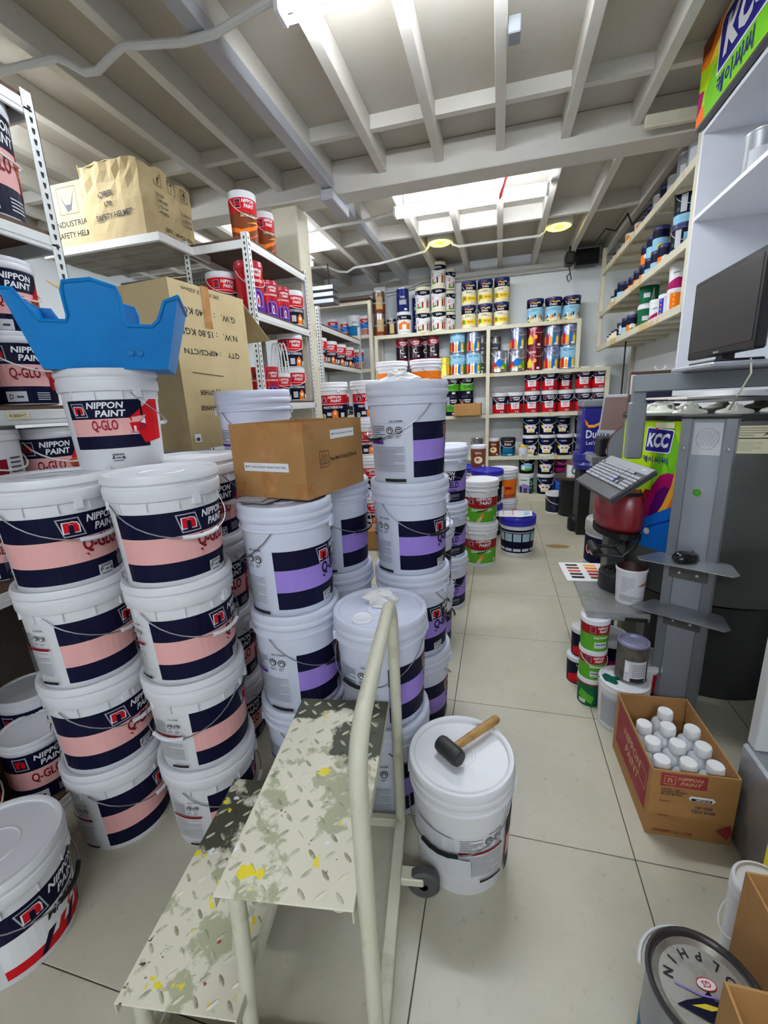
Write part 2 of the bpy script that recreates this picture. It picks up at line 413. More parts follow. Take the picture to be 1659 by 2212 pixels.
def back_label():     # the back of a pink-banded 20-litre pail
    S = info_panel(0.05*rr, 1.0*rr, 0.075, 0.215, 'maroon', '20 LITER', rr)
    S += [('r',1.15*rr,2.2*rr,0.03,0.085,'navy'),('r',1.15*rr,2.2*rr,0.085,0.16,'pink'),('r',1.15*rr,2.2*rr,0.16,0.225,'navy')]
    S += [('p',[(-0.95*rr,0.10),(-0.02*rr,0.11),(-0.05*rr,0.215),(-0.9*rr,0.225)],'lgrey'),('p',[(-0.2*rr,0.08),(0.3*rr,0.07),(0.28*rr,0.14),(-0.15*rr,0.15)],'lgrey')]
    return S
pail_type('worn', R20, H20, 'collar', WHITE, WHITE, back_label(), 'black')
def bond_label():
    v0, v1 = 0.03, 0.235; E = 2.6*rr; b = 0.155
    S = [('r',0,E,v0,b,'blue'),('r',0,E,v0,b-0.01,'navy'),('r',0,E,b,v1,'red'),('p',[(0.2*rr,b),(1.3*rr,b-0.02),(2.4*rr,b)],'red'),('r',0,E,b-0.002,b+0.002,'white')]
    S += logo(0.6*rr, 0.195, 0.05)+npaint(1.35*rr, 0.198, 0.025, 0.12)+[T('WEATHERBOND', 1.2*rr, 0.125, 0.022, 'white', 0.19)]
    S += [('p',[(1.1*rr,v0),(1.5*rr,v0),(1.5*rr,0.085),(1.3*rr,0.108),(1.1*rr,0.085)],'orange'),('r',1.24*rr,1.36*rr,0.06,0.085,'white'),('e',0.5*rr,0.05,0.02,0.02,'white'),('e',0.5*rr,0.05,0.012,0.012,'green'),('r',0.75*rr,1.05*rr,0.05,0.08,'lgrey'),('r',1.7*rr,2.0*rr,0.035,0.075,'white')]
    return S
pail_type('bond', R20, H20*0.95, 'collar', WHITE, WHITE, bond_label(), None)
def easy_label():
    v0, v1 = 0.03, 0.235; E = 2.5*rr; b = 0.165
    S = [('r',0,E,v0,b,'green'),('r',0,E,b,v1,'dkred'),('p',[(0.1*rr,b),(1.2*rr,b-0.025),(2.4*rr,b)],'dkred')]
    S += logo(0.65*rr, 0.203, 0.045)+npaint(1.45*rr, 0.206, 0.025, 0.12)+[T('EASYWASH', 1.3*rr, 0.132, 0.024, 'white', 0.17)]
    S += [('p',[(0.95*rr,v0),(1.15*rr,v0),(1.35*rr,0.075),(1.28*rr,0.10),(1.15*rr,0.07)],'skin'),('e',1.33*rr,0.088,0.014,0.02,'orange'),('l',[(1.0*rr,0.118),(1.6*rr,0.135)],0.01,'ink'),('e',0.4*rr,0.052,0.015,0.017,'cream'),('r',2.1*rr,2.3*rr,0.04,0.07,'lgrey')]
    S += [('e',(0.3+0.25*i)*rr,0.06+0.035*(i % 3),0.004,0.004,'lime') for i in range(8)]
    return S
pail_type('easy', R20, H20, 'collar', WHITE, WHITE, easy_label(), None)
pail_type('orange', R20, 0.33, 'collar', WHITE, WHITE, [('r',-2.0*rr,2.0*rr,0.03,0.225,'orange'),('r',-2.0*rr,2.0*rr,0.03,0.07,'brick'),('r',0.1*rr,0.7*rr,0.04,0.16,'white'),('r',0.8*rr,1.3*rr,0.12,0.15,'red')], None)
BLUEL = mat('blue_lid_plastic', (38,36,170), 0.35)
def stripe_label():
    S = [('r',-2.4*rr,2.4*rr,0.03,0.24,'navy')]
    for i in range(-2,3): S += [('r',(i*0.55-0.22)*rr,(i*0.55+0.24)*rr,0.135,0.205,'paleblue'),('r',(i*0.55-0.22)*rr,(i*0.55+0.24)*rr,0.045,0.07,'lgrey')]+lines((i*0.55-0.20)*rr,(i*0.55+0.20)*rr,0.14,0.2,7,0.0015,'dgrey')
    S += [('r',-2.0*rr,2.0*rr,0.215,0.222,'lgrey')]
    return S
pail_type('navy', 0.158, 0.35, 'skirt', WHITE, BLUEL, stripe_label(), None)
pail_type('bluelid', 0.158, 0.34, 'collar', WHITE, BLUEL, [('r',-2.4*rr,2.4*rr,0.03,0.235,'black'),('r',-0.5*rr,0.8*rr,0.10,0.20,'red')], None)
def matex_label():
    v0, v1 = 0.02, 0.21; E = 2.8*rr
    S = [('r',0,E,v0,v1,'white'),('r',0,E,0.135,v1,'navy'),('r',0,E,v0,0.05,'red')]
    S += [('p',[((0.25*i)*rr,v0),((0.25*i+0.1)*rr,v0),((0.25*i+0.35)*rr,0.075),((0.25*i+0.2)*rr,0.075)],'red' if i % 2 else 'navy') for i in range(2,10)]
    S += logo(0.55*rr, 0.172, 0.055)+npaint(1.25*rr, 0.176, 0.024, 0.105)+[T('MATEX', 1.1*rr, 0.118, 0.024, 'ink', 0.10, 0.2), T('CC', 1.35*rr, 0.085, 0.03, 'red', 0.06, 0.2)]
    return S
pail_type('matex', R15, H15, 'skirt', WHITE, WHITE, matex_label(), 'black')

PK = 'pink-banded white pail'
XA1, YA1, XA2, YA2 = -1.228, 0.930, -0.920, 1.008
ords = ['bottom', 'second from bottom', 'third from bottom', 'top']
tA1 = [-0.53, -0.93, -0.50, -0.95]; hA1 = [0.9, 0.75, 0.9, 0.55]
tA2 = [-0.20, -0.27, -0.67, -0.87]; hA2 = [0.9, -0.75, 0.75, 0.5]
for i in range(4):
    pail('glo','paint_pail', XA1, YA1, i*P15, tA1[i], f'{PK}, {ords[i]} of the leftmost floor stack', hA1[i], 'pink-banded pails')
    pail('glo','paint_pail', XA2, YA2, i*P15, tA2[i], f'{PK}, {ords[i]} of the second floor stack from the left', hA2[i], 'pink-banded pails')
    pail('glo','paint_pail', -1.085, 1.352, i*P15, -1.0, f'{PK}, {ords[i]} of the stack left of the brown carton', 2.2, 'pink-banded pails')
pail('glo_small','paint_pail', -1.205, 1.165, 4*P15, -0.86, 'white pail with red house picture, carrying the blue plastic bin', 1.95)
VT = 'lilac-banded white pail'
tB1 = [0.0, -0.1, -0.38]; hB1 = [0.9, 0.9, -1.9]
for i in range(3):
    pail('shield','paint_pail', -0.673, 1.245, i*P20, tB1[i], f'{VT}, {["bottom","middle","top"][i]} of the stack carrying the brown carton', hB1[i], 'lilac-banded pails')
    pail('shield','paint_pail', -0.652, 1.60, i*P20, [0.1,0.2,0.2][i], f'{VT}, {["bottom","middle","top"][i]} of the stack behind the brown carton', [1.2,1.0,0.9][i], 'lilac-banded pails')
pail('shield','paint_pail', -0.362, 1.228, 0, 0.25, f'{VT} under the tissue-topped pail, behind the step stool', 1.6, 'lilac-banded pails')
pb = pail('shield','paint_pail', -0.362, 1.228, P20, 0.10, f'{VT} with crumpled tissue on its lid', -0.55, 'lilac-banded pails')
sc = MB().lathe([(.034,H20-.011),(.034,H20-.004),(.030,H20-.001),(.026,H20-.003),(0,H20-.003)],WHITE,20).build('spout_cap', pb); sc.rotation_euler=(0,0,-pb.rotation_euler[2]); sc.location=Matrix.Rotation(-pb.rotation_euler[2],3,'Z') @ Vector((-.035,-.078,0))
tB4 = [0.0, -0.5, -0.33, 0.12]; hB4 = [2.5, 2.2, 0.8, -1.0]
for i in range(4):
    pail('shield','paint_pail', -0.333, 1.63, i*P20, tB4[i], f'{VT}, {ords[i]} of the tallest stack beside the aisle', hB4[i], 'lilac-banded pails')
for i in range(2): pail('shield','paint_pail', -0.378, 2.243, i*P20, 0.3, f'{VT}, {["lower","upper"][i]} sliver behind the tallest stack', 1.8, 'lilac-banded pails')
for i in range(3): pail('shield_front','paint_pail', -0.334, 2.75, i*P20, -0.75, f'{VT} facing forward, {["bottom","middle","top"][i]} of the far aisle-side stack', 1.2, 'lilac-banded pails')
for i in range(4): pail('shield','paint_pail', -1.0, 1.672, i*P20, 0.0, f'{VT}, {ords[i]} of the stack between the two cartons', 0.6, 'lilac-banded pails')
pail('worn','paint_pail', -0.088, 1.055, 0, -0.1, 'tall white pail standing alone with a black rubber mallet on its lid', -0.4)
for i in range(4): pail('glo','paint_pail', -1.50, 1.78, i*P15, -0.5, f'{PK}, {ords[i]} under the tall tan carton', 0.9, 'pink-banded pails')
# pails further down the aisle
for i in range(2): pail('easy','paint_pail', -0.139, 3.57, i*P20, -0.92, f'red and green pail with hand picture, {["lower","upper"][i]} of two', 0.8, 'green-labelled pails')
pail('navy','paint_pail', 0.179, 3.865, 0, 0.0, 'white pail with navy label and blue lid standing on the open floor', None)
for i in range(2): pail('bluelid','paint_pail', -0.10, 4.30, i*0.345, 0.0, f'bright blue lidded pail behind the green-labelled pails, {["lower","upper"][i]} of two', 1.4)
pail('orange','paint_pail', 0.055, 4.62, 0, -0.6, 'white pail with orange label, lower of two in front of the back shelf', None)
pail('orange','paint_pail', 0.055, 4.62, 0.32, -0.6, 'white pail with orange label, upper of two in front of the back shelf', 0.7)
for i in range(3): pail('bond','paint_pail', -0.43, 3.32, i*0.338, -0.9, f'red and blue labelled pail, {["bottom","middle","top"][i]} of the stack near the lilac pails', 0.9)
for i in range(3): pail('orange','paint_pail', -0.42, 4.0, i*0.32, -0.8, f'orange-labelled pail, {["bottom","middle","top"][i]} of the stack behind the red-labelled pails', 0.9)
for j in range(2):
    for i in range(5): pail('orange','paint_pail', [-1.0,-0.675][j], [4.22,4.24][j], i*0.32+0.12, -0.5, f'orange-labelled pail, {["lowest","second","middle","fourth","top"][i]} of the {["left","right"][j]} twin stack', [0.2,1.3][j] if i == 4 else None, 'twin orange stacks')
for j in range(2):
    for i in range(4): pail('bond','paint_pail', [-1.52,-1.19][j], [3.93,3.97][j], i*0.338+0.20, -0.92, f'house-labelled pail, {ords[i]} of the {["left","right"][j]} stack by the rack', 0.9 if j else None, 'house-labelled pails')
pail('matex','paint_pail', -1.235, 0.565, 0, -0.35, 'squat white pail with navy and red label at the lower left corner', 0.9)
pl = MB().bbox(-1.72,-1.0,3.72,4.18,0.0,0.2,0.01,CARD).build('cardboard_carton'); tag(pl,'flat brown carton lying under the red and blue house-labelled stacks','carton')
pl = MB().bbox(-1.16,-0.48,4.06,4.42,0.0,0.12,0.01,mat('pallet_wood',(150,120,84),0.8,var=0.3)).build('timber_platform'); tag(pl,'low timber platform under the twin orange-labelled pail stacks','platform')

# ------------------------------------------------------------------ small cans and tubs
CANS = {}
STRAP = mat('white_handle_plastic', (226,226,226), 0.4)
def can_type(key, R, h, body, lid, shapes, style='tub', handle='strap', rim=None):
    """shapes: u in radians from the front, v as a fraction of the height"""
    n = 28; b = MB(); l = MB()
    if style == 'tub':
        rb, rt, zc = R*0.90, R*0.965, h*0.87
        b.lathe([(0,0.003),(rb-0.006,0.003),(rb-0.004,0),(rb,0.003),(rt,zc),(rt,h*0.95)], body, n)
        l.lathe([(R*0.97,zc-0.006),(R,zc-0.002),(R,zc+h*0.05),(R*0.985,zc+h*0.06),(R*0.995,zc+h*0.075),(R*0.985,h-0.003),(R*0.95,h),(R*0.88,h),(R*0.85,h-0.004),(R*0.4,h-0.005),(0,h-0.005)], lid, n)
    else:
        rb = rt = R*0.97; zc = h
        rm = rim or TIN
        b.lathe([(0,0.004),(R*0.94,0.004),(R*0.96,0),(R*0.995,0.002),(R*0.995,0.006),(R*0.97,0.010),(R*0.97,h-0.012)], body, n)
        l.lathe([(R*0.97,h-0.012),(R*0.995,h-0.007),(R*0.995,h-0.002),(R*0.97,h),(R*0.88,h-0.001),(R*0.86,h-0.010),(R*0.80,h-0.010),(R*0.78,h-0.004),(R*0.74,h-0.002),(R*0.70,h-0.008),(0,h-0.008)], lid or rm, n)
    Rf = lambda v: rb+(rt-rb)*min(max(v/zc,0),1)
    S = []
    for s in shapes:
        k = s[0]; q = list(s)
        if k == 'r': q[1]*=R; q[2]*=R; q[3]*=h; q[4]*=h
        elif k in ('p','l'):
            q[1] = [(a*R, v*h) for a,v in s[1]]
            if k == 'l': q[2]*=h
        elif k in ('e','o'): q[1]*=R; q[2]*=h; q[3]*=R; q[4]*=h; 
        elif k == 't': q[2]*=R; q[3]*=h; q[4]*=h; q[5] = q[5]*R if q[5] else None
        S.append(tuple(q))
    lab = print_mesh('label', S, on_cone(Rf, R), du=R*0.16) if S else None
    hd = None
    if handle == 'strap':
        P = bail_path(R*1.0, zc*0.93, h*0.34, 12, 0.005); hd = MB().tube(P, R*0.026, STRAP, 6).mesh('handle')
    elif handle == 'wire':
        P = bail_path(R*1.0, h*0.86, h*0.34, 12, 0.004); hd = MB().tube(P, R*0.022, STRAP if False else WIRE, 5).mesh('handle')
    elif handle == 'up':
        P = [(R*1.0*cos(a), 0, h*0.85+h*0.42*sin(a)) for a in [pi*i/12 for i in range(13)]]; hd = MB().tube(P, R*0.026, STRAP, 6).mesh('handle')
    CANS[key] = dict(body=b.mesh('body'), lid=l.mesh('lid'), label=lab, handle=hd, R=R, h=h)
def can(key, x, y, z, desc, where, order='', s=1.0, sz=None, rot=0.0, name='paint_can', handle=True, hrot=0.5, group=None, cat='paint can'):
    k = CANS[key]; o = thing(name, None, cat, (x,y,z), atan2(-x,y)+rot)
    o.scale = (s,s,sz or s)
    link('body', k['body'], o); link('lid', k['lid'], o)
    if k['label']: link('label', k['label'], o)
    if k['handle'] and handle:
        hd = link('handle', k['handle'], o); hd.rotation_euler = (0,0,hrot)
    o['group'] = group or (desc+'s '+where)
    REG.append([o, desc, where, order]); return o
F = 3.14
def lg(u, v, a, hv): # emblem on small can: half-width a (rad), half-height hv
    return [('p',[(u-a,v+hv),(u-a*0.9,v-hv),(u+a,v-hv),(u+a*0.9,v+hv)],'silver'),('p',[(u-a*.84,v+hv*.86),(u-a*.76,v-hv*.86),(u+a*.84,v-hv*.86),(u+a*.76,v+hv*.86)],'navy'),T('n',u,v,hv*1.15,'red',a*1.25,b=0.06)]
def np_(u, v, hv, a, col='white'): return [T('NIPPON',u,v+hv*.62,hv,col,a,0.15,0,0.03),T('PAINT',u+a*.05,v-hv*.62,hv,col,a*.8,0.15,0,0.03)]
def tub(): return WHITE
PB = lambda c, r=0.35, m_=0.0: mat('can_body_'+c, PAL[c], r, m_)
hs = lambda u,v,a,h_: [('p',[(u-a,v-h_),(u+a,v-h_),(u+a,v+h_*.3),(u,v+h_),(u-a,v+h_*.3)],'orange'),('r',u-a*.4,u+a*.4,v-h_*.3,v+h_*.3,'white')]
can_type('bond5', 0.095, 0.245, WHITE, WHITE, [('r',-F,F,0.04,0.55,'navy'),('r',-F,F,0.55,0.86,'red'),('p',[(-1.2,0.56),(0,0.48),(1.2,0.56)],'red'),('r',-F,F,0.555,0.565,'white')]+lg(-0.62,0.70,0.2,0.09)+np_(0.22,0.71,0.085,1.0)+[T('WEATHERBOND',0.05,0.42,0.075,'white',1.6)]+hs(0.45,0.19,0.26,0.15)+[('e',-0.75,0.13,0.17,0.07,'cream'),('e',-0.75,0.13,0.1,0.04,'green'),('r',-0.35,0.05,0.1,0.28,'lgrey'),('r',0.85,1.1,0.06,0.2,'white')])
REDL = mat('red_lid_plastic', (176,24,52), 0.3)
can_type('bondred', 0.09, 0.27, PB('red',0.25,0.35), REDL, lg(-0.45,0.76,0.2,0.08)+np_(0.28,0.77,0.07,0.85)+[T('WEATHERBOND',0.05,0.61,0.055,'white',1.5)]+[('e',0.15,0.22,0.75,0.24,'purple'),('r',-0.7,0.9,0.0,0.1,'purple'),T('n',0.15,0.26,0.34,'lilac',1.0,b=0.05),T('n',0.15,0.26,0.30,'violet',0.85,b=0.02),('e',0.2,0.2,0.13,0.12,'white'),('e',0.2,0.2,0.07,0.08,'red')], handle='strap')
can_type('satin', 0.085, 0.27, WHITE, WHITE, [('r',-F,F,0.0,0.56,'brown'),('r',-F,F,0.56,0.88,'red')]+lg(-0.55,0.73,0.22,0.09)+np_(0.25,0.74,0.08,0.95)+[T('SATIN GLO',0.2,0.5,0.06,'cream',1.2)]+[('p',[(-1.4,0.30),(-0.4,0.22),(0.5,0.30),(1.4,0.42),(1.4,0.36),(0.5,0.22),(-0.4,0.12),(-1.4,0.22)],'orange'),('p',[(-1.4,0.12),(0,0.03),(1.4,0.26),(1.4,0.2),(0,0.0),(-1.4,0.06)],'brick'),('p',[(0,0.34),(0.9,0.42),(1.4,0.36),(0.8,0.38)],'amber')])
can_type('cc', 0.1, 0.262, WHITE, WHITE, [('r',-F,F,0.02,0.45,'red'),('r',-F,F,0.45,0.83,'navy'),('p',[(-0.55,0.52),(0.62,0.52),(0.62,0.22),(-0.45,0.22)],'white')]+lg(-0.55,0.69,0.2,0.085)+np_(0.22,0.70,0.075,0.95)+[T('MATEX',0.05,0.46,0.06,'ink',0.6,0.2),T('CC',0.02,0.34,0.12,'red',0.55,0.2,0,0.03),('r',0.28,0.55,0.29,0.30,'grey'),('r',0.1,0.6,0.05,0.13,'lgrey'),T('123',0.35,0.09,0.05,'ink',0.3)]+[('p',[(-1.5+0.28*i,0.03),(-1.42+0.28*i,0.03),(-1.3+0.28*i,0.2),(-1.34+0.28*i,0.2)],'dkred') for i in range(11)])
BLUELS = mat('navy_lid_plastic', (30,34,92), 0.35)
dl = lambda: [('p',[(-0.7,0.80),(-0.3,0.85),(0.2,0.80),(0.6,0.84),(0.6,0.80),(0.2,0.76),(-0.3,0.81)],'amber'),('p',[(0.1,0.82),(0.7,0.86),(0.75,0.76),(0.6,0.80)],'sky'),('p',[(-0.7,0.83),(-0.35,0.86),(-0.3,0.82)],'red')]
can_type('dyellow', 0.094, 0.27, WHITE, BLUELS, [('r',-F,F,0.62,0.86,'navy'),('r',-F,F,0.0,0.62,'cream'),('r',-1.5,1.5,0.16,0.36,'yellow')]+dl()+[T('Dulux',0,0.71,0.1,'white',0.9),T('PURE',-0.1,0.52,0.07,'dgrey',0.7),('e',-0.85,0.3,0.16,0.1,'brick'),('e',-0.6,0.28,0.14,0.1,'green'),('e',-0.95,0.2,0.12,0.06,'orange'),T('EasyClean',0.3,0.27,0.09,'red',0.9,0.2),('r',0.2,1.0,0.06,0.11,'lgrey')])
can_type('dsky', 0.1, 0.265, WHITE, BLUELS, [('r',-F,F,0.62,0.86,'navy'),('r',-F,F,0.0,0.62,'sky'),('r',-F,F,0.0,0.16,'cream')]+dl()+[T('Dulux',-0.1,0.71,0.1,'white',0.9),T('PURITY',0,0.52,0.06,'teal',0.7)]+[('e',-1.1+0.24*i,0.16+0.05*(i % 3),0.1,0.07,['brick','ink','white','amber'][i % 4]) for i in range(10)]+[('r',0.3,1.0,0.05,0.09,'white'),('e',-0.8,0.05,0.25,0.03,'green')])
can_type('villa', 0.097, 0.265, WHITE, mat('cream_lid',(232,226,196),0.4), [('r',-F,F,0.0,0.86,'white'),('p',[(-1.5,0.88),(1.5,0.88),(1.5,0.72),(0,0.60),(-1.5,0.72)],'navy')]+[T('EXPO',0.1,0.74,0.09,'white',0.8,0.2),('e',-0.85,0.46,0.18,0.08,'red'),('e',-0.85,0.46,0.11,0.05,'white')]+[('r',-0.9+0.35*i,-0.65+0.35*i,0.08,0.28+0.05*i,['brick','lgrey','crimson','cream','brown'][i % 5]) for i in range(6)]+[('e',-0.6,0.1,0.4,0.05,'green'),('p',[(-0.9,0.3),(1.2,0.5),(1.2,0.44),(-0.9,0.26)],'lgrey')])
can_type('tinbrown', 0.085, 0.27, mat('copper_tin',(170,150,140),0.22,0.9), None, [('r',-F,F,0.05,0.45,'brown'),('r',-0.5,0.6,0.2,0.75,'tan'),('r',-F,F,0.45,0.5,'silver')], 'tin', 'wire')
can_type('tindark', 0.066, 0.20, mat('dark_tin',(60,50,48),0.25,0.7), None, [('r',-0.4,0.5,0.1,0.7,'tan'),('r',-F,F,0.75,0.8,'silver')], 'tin', 'wire')
can_type('tinblue', 0.083, 0.28, mat('blue_tin',(36,50,130),0.25,0.6), None, [('r',-0.6,0.6,0.3,0.5,'silver'),('r',0.2,0.7,0.06,0.14,'white'),T('EPOXY',0,0.62,0.08,'white',0.8)], 'tin', 'wire')
can_type('orangehouse', 0.096, 0.265, WHITE, WHITE, [('r',-F,F,0.0,0.86,'white'),('r',-F,F,0.64,0.86,'navy'),('p',[(-0.9,0.2),(0.9,0.2),(0.9,0.45),(0,0.58),(-0.9,0.45)],'orange'),('r',-0.3,0.3,0.2,0.42,'white'),T('ROOF',0,0.74,0.08,'white',0.7),('r',-0.9,0.9,0.06,0.12,'lgrey')])
MARL = mat('maroon_lid', (120,22,50), 0.3, 0.4)
can_type('maroon', 0.082, 0.245, mat('black_tin',(34,22,34),0.3,0.4), MARL, [('r',-F,F,0.62,0.93,'maroon')]+np_(0.05,0.76,0.085,1.1)+[('e',-0.2,0.36,0.25,0.1,'cream'),('e',-0.12,0.36,0.2,0.07,'ink'),('r',-0.3,0.4,0.25,0.28,'lgrey'),('r',0.2,0.6,0.05,0.13,'white')], 'tin', 'strap')
can_type('yellowtin', 0.072, 0.235, PB('yellow',0.3,0.5), None, [('r',-0.2,0.3,0.08,0.16,'white'),('r',-F,F,0.6,0.64,'amber')], 'tin', 'strap')
hk = lambda: [('p',[(-1.2+0.42*i,0.05),(-0.85+0.42*i,0.05),(-0.85+0.42*i,0.34+0.1*(i % 2)),(-1.02+0.42*i,0.46+0.08*(i % 2)),(-1.2+0.42*i,0.34)],['orange','red','amber','bblue','yellow','green'][i]) for i in range(6)]
can_type('kcc', 0.099, 0.27, mat('silver_tin',(186,200,214),0.25,0.75), None, [('r',-1.3,1.3,0.46,0.90,'sky')]+hk()+[T('KCC',-0.4,0.80,0.10,'blue',0.55,0.2,0,0.03),T('paint',0.35,0.80,0.10,'dgreen',0.6,0.3),('r',0.5,0.9,0.03,0.11,'white'),('r',-1.6,-1.2,0.02,0.5,'black')], 'tin', 'strap')
can_type('kcchouse', 0.104, 0.255, mat('silver_tin2',(190,192,198),0.22,0.9), None, [('p',[(-0.6,0.18),(0.6,0.18),(0.6,0.42),(0,0.62),(-0.6,0.42)],'bblue'),('p',[(-0.95,0.16),(-0.3,0.16),(-0.3,0.34),(-0.6,0.48),(-0.95,0.34)],'red'),('p',[(0.3,0.14),(0.95,0.14),(0.95,0.34),(0.6,0.46),(0.3,0.34)],'green'),T('KCC',0,0.78,0.12,'blue',0.6,0.2,0,0.03),T('HOUSE',0,0.2,0.12,'yellow',1.3,0,0,0.04)], 'tin', 'strap')
can_type('kccred', 0.097, 0.27, mat('wine_tin',(120,26,40),0.25,0.45), None, [T('EXPO',-0.2,0.78,0.10,'white',0.8,0.2),('p',[(-0.95,0.12),(-0.2,0.12),(-0.2,0.35),(-0.6,0.55),(-0.95,0.35)],'yellow'),('e',0.1,0.42,0.2,0.09,'amber'),('r',0.35,0.75,0.05,0.14,'white')], 'tin', 'strap')
can_type('kccblue', 0.095, 0.27, mat('bluegrey_tin',(132,142,176),0.25,0.6), None, hk()[:5]+[T('paint',0,0.78,0.11,'lgrey',0.7,0.3),('r',0.3,0.75,0.03,0.12,'white')], 'tin', 'strap')
can_type('qlac', 0.095, 0.26, WHITE, PB('navy'), [('r',-F,F,0.0,0.86,'green'),('r',-F,F,0.55,0.86,'navy'),('r',-F,F,0.0,0.2,'navy')]+lg(-0.5,0.70,0.18,0.08)+np_(0.25,0.71,0.075,0.95)+[T('Q-LAC',0.1,0.38,0.2,'dgreen',1.2,0,0,0.02),('r',0,0.5,0.05,0.15,'lgrey')])
can_type('expo', 0.103, 0.262, WHITE, WHITE, [('r',-F,F,0.0,0.84,'navy'),('p',[(-0.85,0.36),(-0.5,0.50),(0.5,0.50),(0.85,0.36),(0.55,0.28),(0.5,0.12),(-0.5,0.12),(-0.55,0.28)],'white'),('r',-0.35,-0.05,0.32,0.38,'red'),('r',0.15,0.4,0.32,0.38,'red'),('e',0.0,0.17,0.35,0.05,'yellow'),('e',-0.55,0.70,0.12,0.05,'bblue'),T('EXPO',-0.05,0.70,0.07,'white',0.6,0.2),('e',-0.75,0.42,0.15,0.07,'yellow'),('r',0.8,1.1,0.06,0.13,'white')])
can_type('expogreen', 0.103, 0.262, WHITE, WHITE, [('r',-F,F,0.0,0.84,'black'),('p',[(-0.8,0.2),(0.8,0.2),(0.8,0.45),(0.2,0.54),(-0.8,0.42)],'sky'),('e',0,0.2,0.7,0.06,'green'),T('EXPO',0,0.68,0.08,'white',0.6),('r',-0.6,-0.2,0.2,0.38,'white')])
can_type('kccwhite', 0.103, 0.27, WHITE, WHITE, [('r',0.5,F,0.0,0.78,'dgreen'),('p',[(-1.2,0.05),(0.5,0.05),(0.5,0.4),(-0.2,0.5),(-1.2,0.38)],'lilac'),('r',-0.9,-0.5,0.05,0.36,'ink'),('r',-0.3,0.2,0.05,0.3,'dgrey'),T('paint',-0.3,0.68,0.12,'dgreen',0.9,0.3),('e',0.75,0.6,0.08,0.05,'white'),('e',0.75,0.45,0.08,0.05,'orange'),('e',0.75,0.3,0.08,0.05,'sky')])
can_type('redpurple', 0.08, 0.26, PB('navy'), WHITE, [('r',-1.0,1.0,0.1,0.6,'magenta'),('r',-1.0,1.0,0.3,0.4,'navy')])
can_type('plainblue', 0.08, 0.26, PB('blue'), WHITE, [('r',-0.6,0.6,0.2,0.5,'bblue')])
can_type('browntub', 0.082, 0.23, PB('brown'), WHITE, [T('EXPO',0,0.66,0.09,'white',0.8),('e',0,0.35,0.6,0.16,'cream'),('e',-0.1,0.38,0.25,0.06,'brick'),('r',0.5,0.9,0.05,0.13,'white')], handle=None)
can_type('dbluepail', 0.098, 0.235, PB('navy'), PB('navy'), dl()+[T('Dulux',0,0.66,0.14,'white',0.95),('r',-F,F,0.0,0.16,'teal'),('p',[(-0.9,0.2),(0.9,0.2),(0.7,0.5),(-0.7,0.5)],'teal'),('r',0.0,0.6,0.04,0.12,'sky')])
can_type('cup', 0.058, 0.14, WHITE, PB('yellow'), [('r',-0.8,0.8,0.2,0.24,'lgrey'),('r',-0.8,0.8,0.4,0.44,'lgrey'),('r',-0.2,0.2,0.1,0.15,'ink')], handle=None)
can_type('greytin', 0.08, 0.235, mat('grey_tin',(126,124,120),0.35,0.7), None, [('r',-0.9,0.6,0.2,0.6,'dgrey'),('r',-0.7,0.4,0.3,0.36,'lgrey')], 'tin', 'strap')
can_type('hifix', 0.08, 0.24, WHITE, WHITE, [('r',-F,F,0.0,0.86,'lgrey'),('r',-1.0,1.0,0.60,0.86,'red'),('p',[(-1.0,0.60),(1.0,0.72),(1.0,0.40),(-1.0,0.34)],'bblue')]+np_(0,0.72,0.06,0.9)+[('r',-0.9+0.32*(i % 6)+0.1*((i//6) % 2),-0.63+0.32*(i % 6)+0.1*((i//6) % 2),0.04+0.075*(i//6),0.10+0.075*(i//6),'brick') for i in range(24)], handle='strap')
can_type('bluewhite', 0.09, 0.26, WHITE, WHITE, [('r',-F,F,0.0,0.5,'teal'),('r',-F,F,0.2,0.3,'bblue'),T('SEAL',0,0.66,0.1,'teal',0.8)])
can_type('bluepail', 0.094, 0.235, PB('bblue'), WHITE, [('r',-F,F,0.1,0.2,'teal'),('r',-F,F,0.3,0.36,'sky')]+np_(0,0.72,0.075,1.1,'navy')+[('r',-0.2,0.5,0.04,0.14,'white')])
can_type('glo5', 0.097, 0.225, WHITE, WHITE, [('r',-F,F,0.02,0.26,'navy'),('r',-F,F,0.26,0.56,'pink'),('r',-F,F,0.56,0.84,'navy'),('p',[(0.55,0.26),(1.6,0.2),(1.6,0.84),(1.2,0.84),(0.55,0.55)],'red')]+lg(-0.85,0.70,0.22,0.10)+np_(0.05,0.70,0.085,1.0)+[T('Q-GLO',-0.2,0.43,0.17,'maroon',0.9)]+[('p',[(0.4,0.5),(1.15,0.56),(0.95,0.4),(0.5,0.38)],'brick'),('p',[(0.55,0.4),(0.85,0.4),(0.85,0.2),(0.6,0.2)],'crimson'),('p',[(0.85,0.4),(1.1,0.52),(1.1,0.28),(0.85,0.2)],'orange'),('r',-0.9,-0.3,0.05,0.19,'lgrey'),T('D',-0.75,0.12,0.07,'ink',0.12),('r',-0.6,-0.4,0.10,0.13,'dgrey')]+[('r',0.0,0.45,0.07+0.03*i,0.082+0.03*i,'lgrey') for i in range(4)])
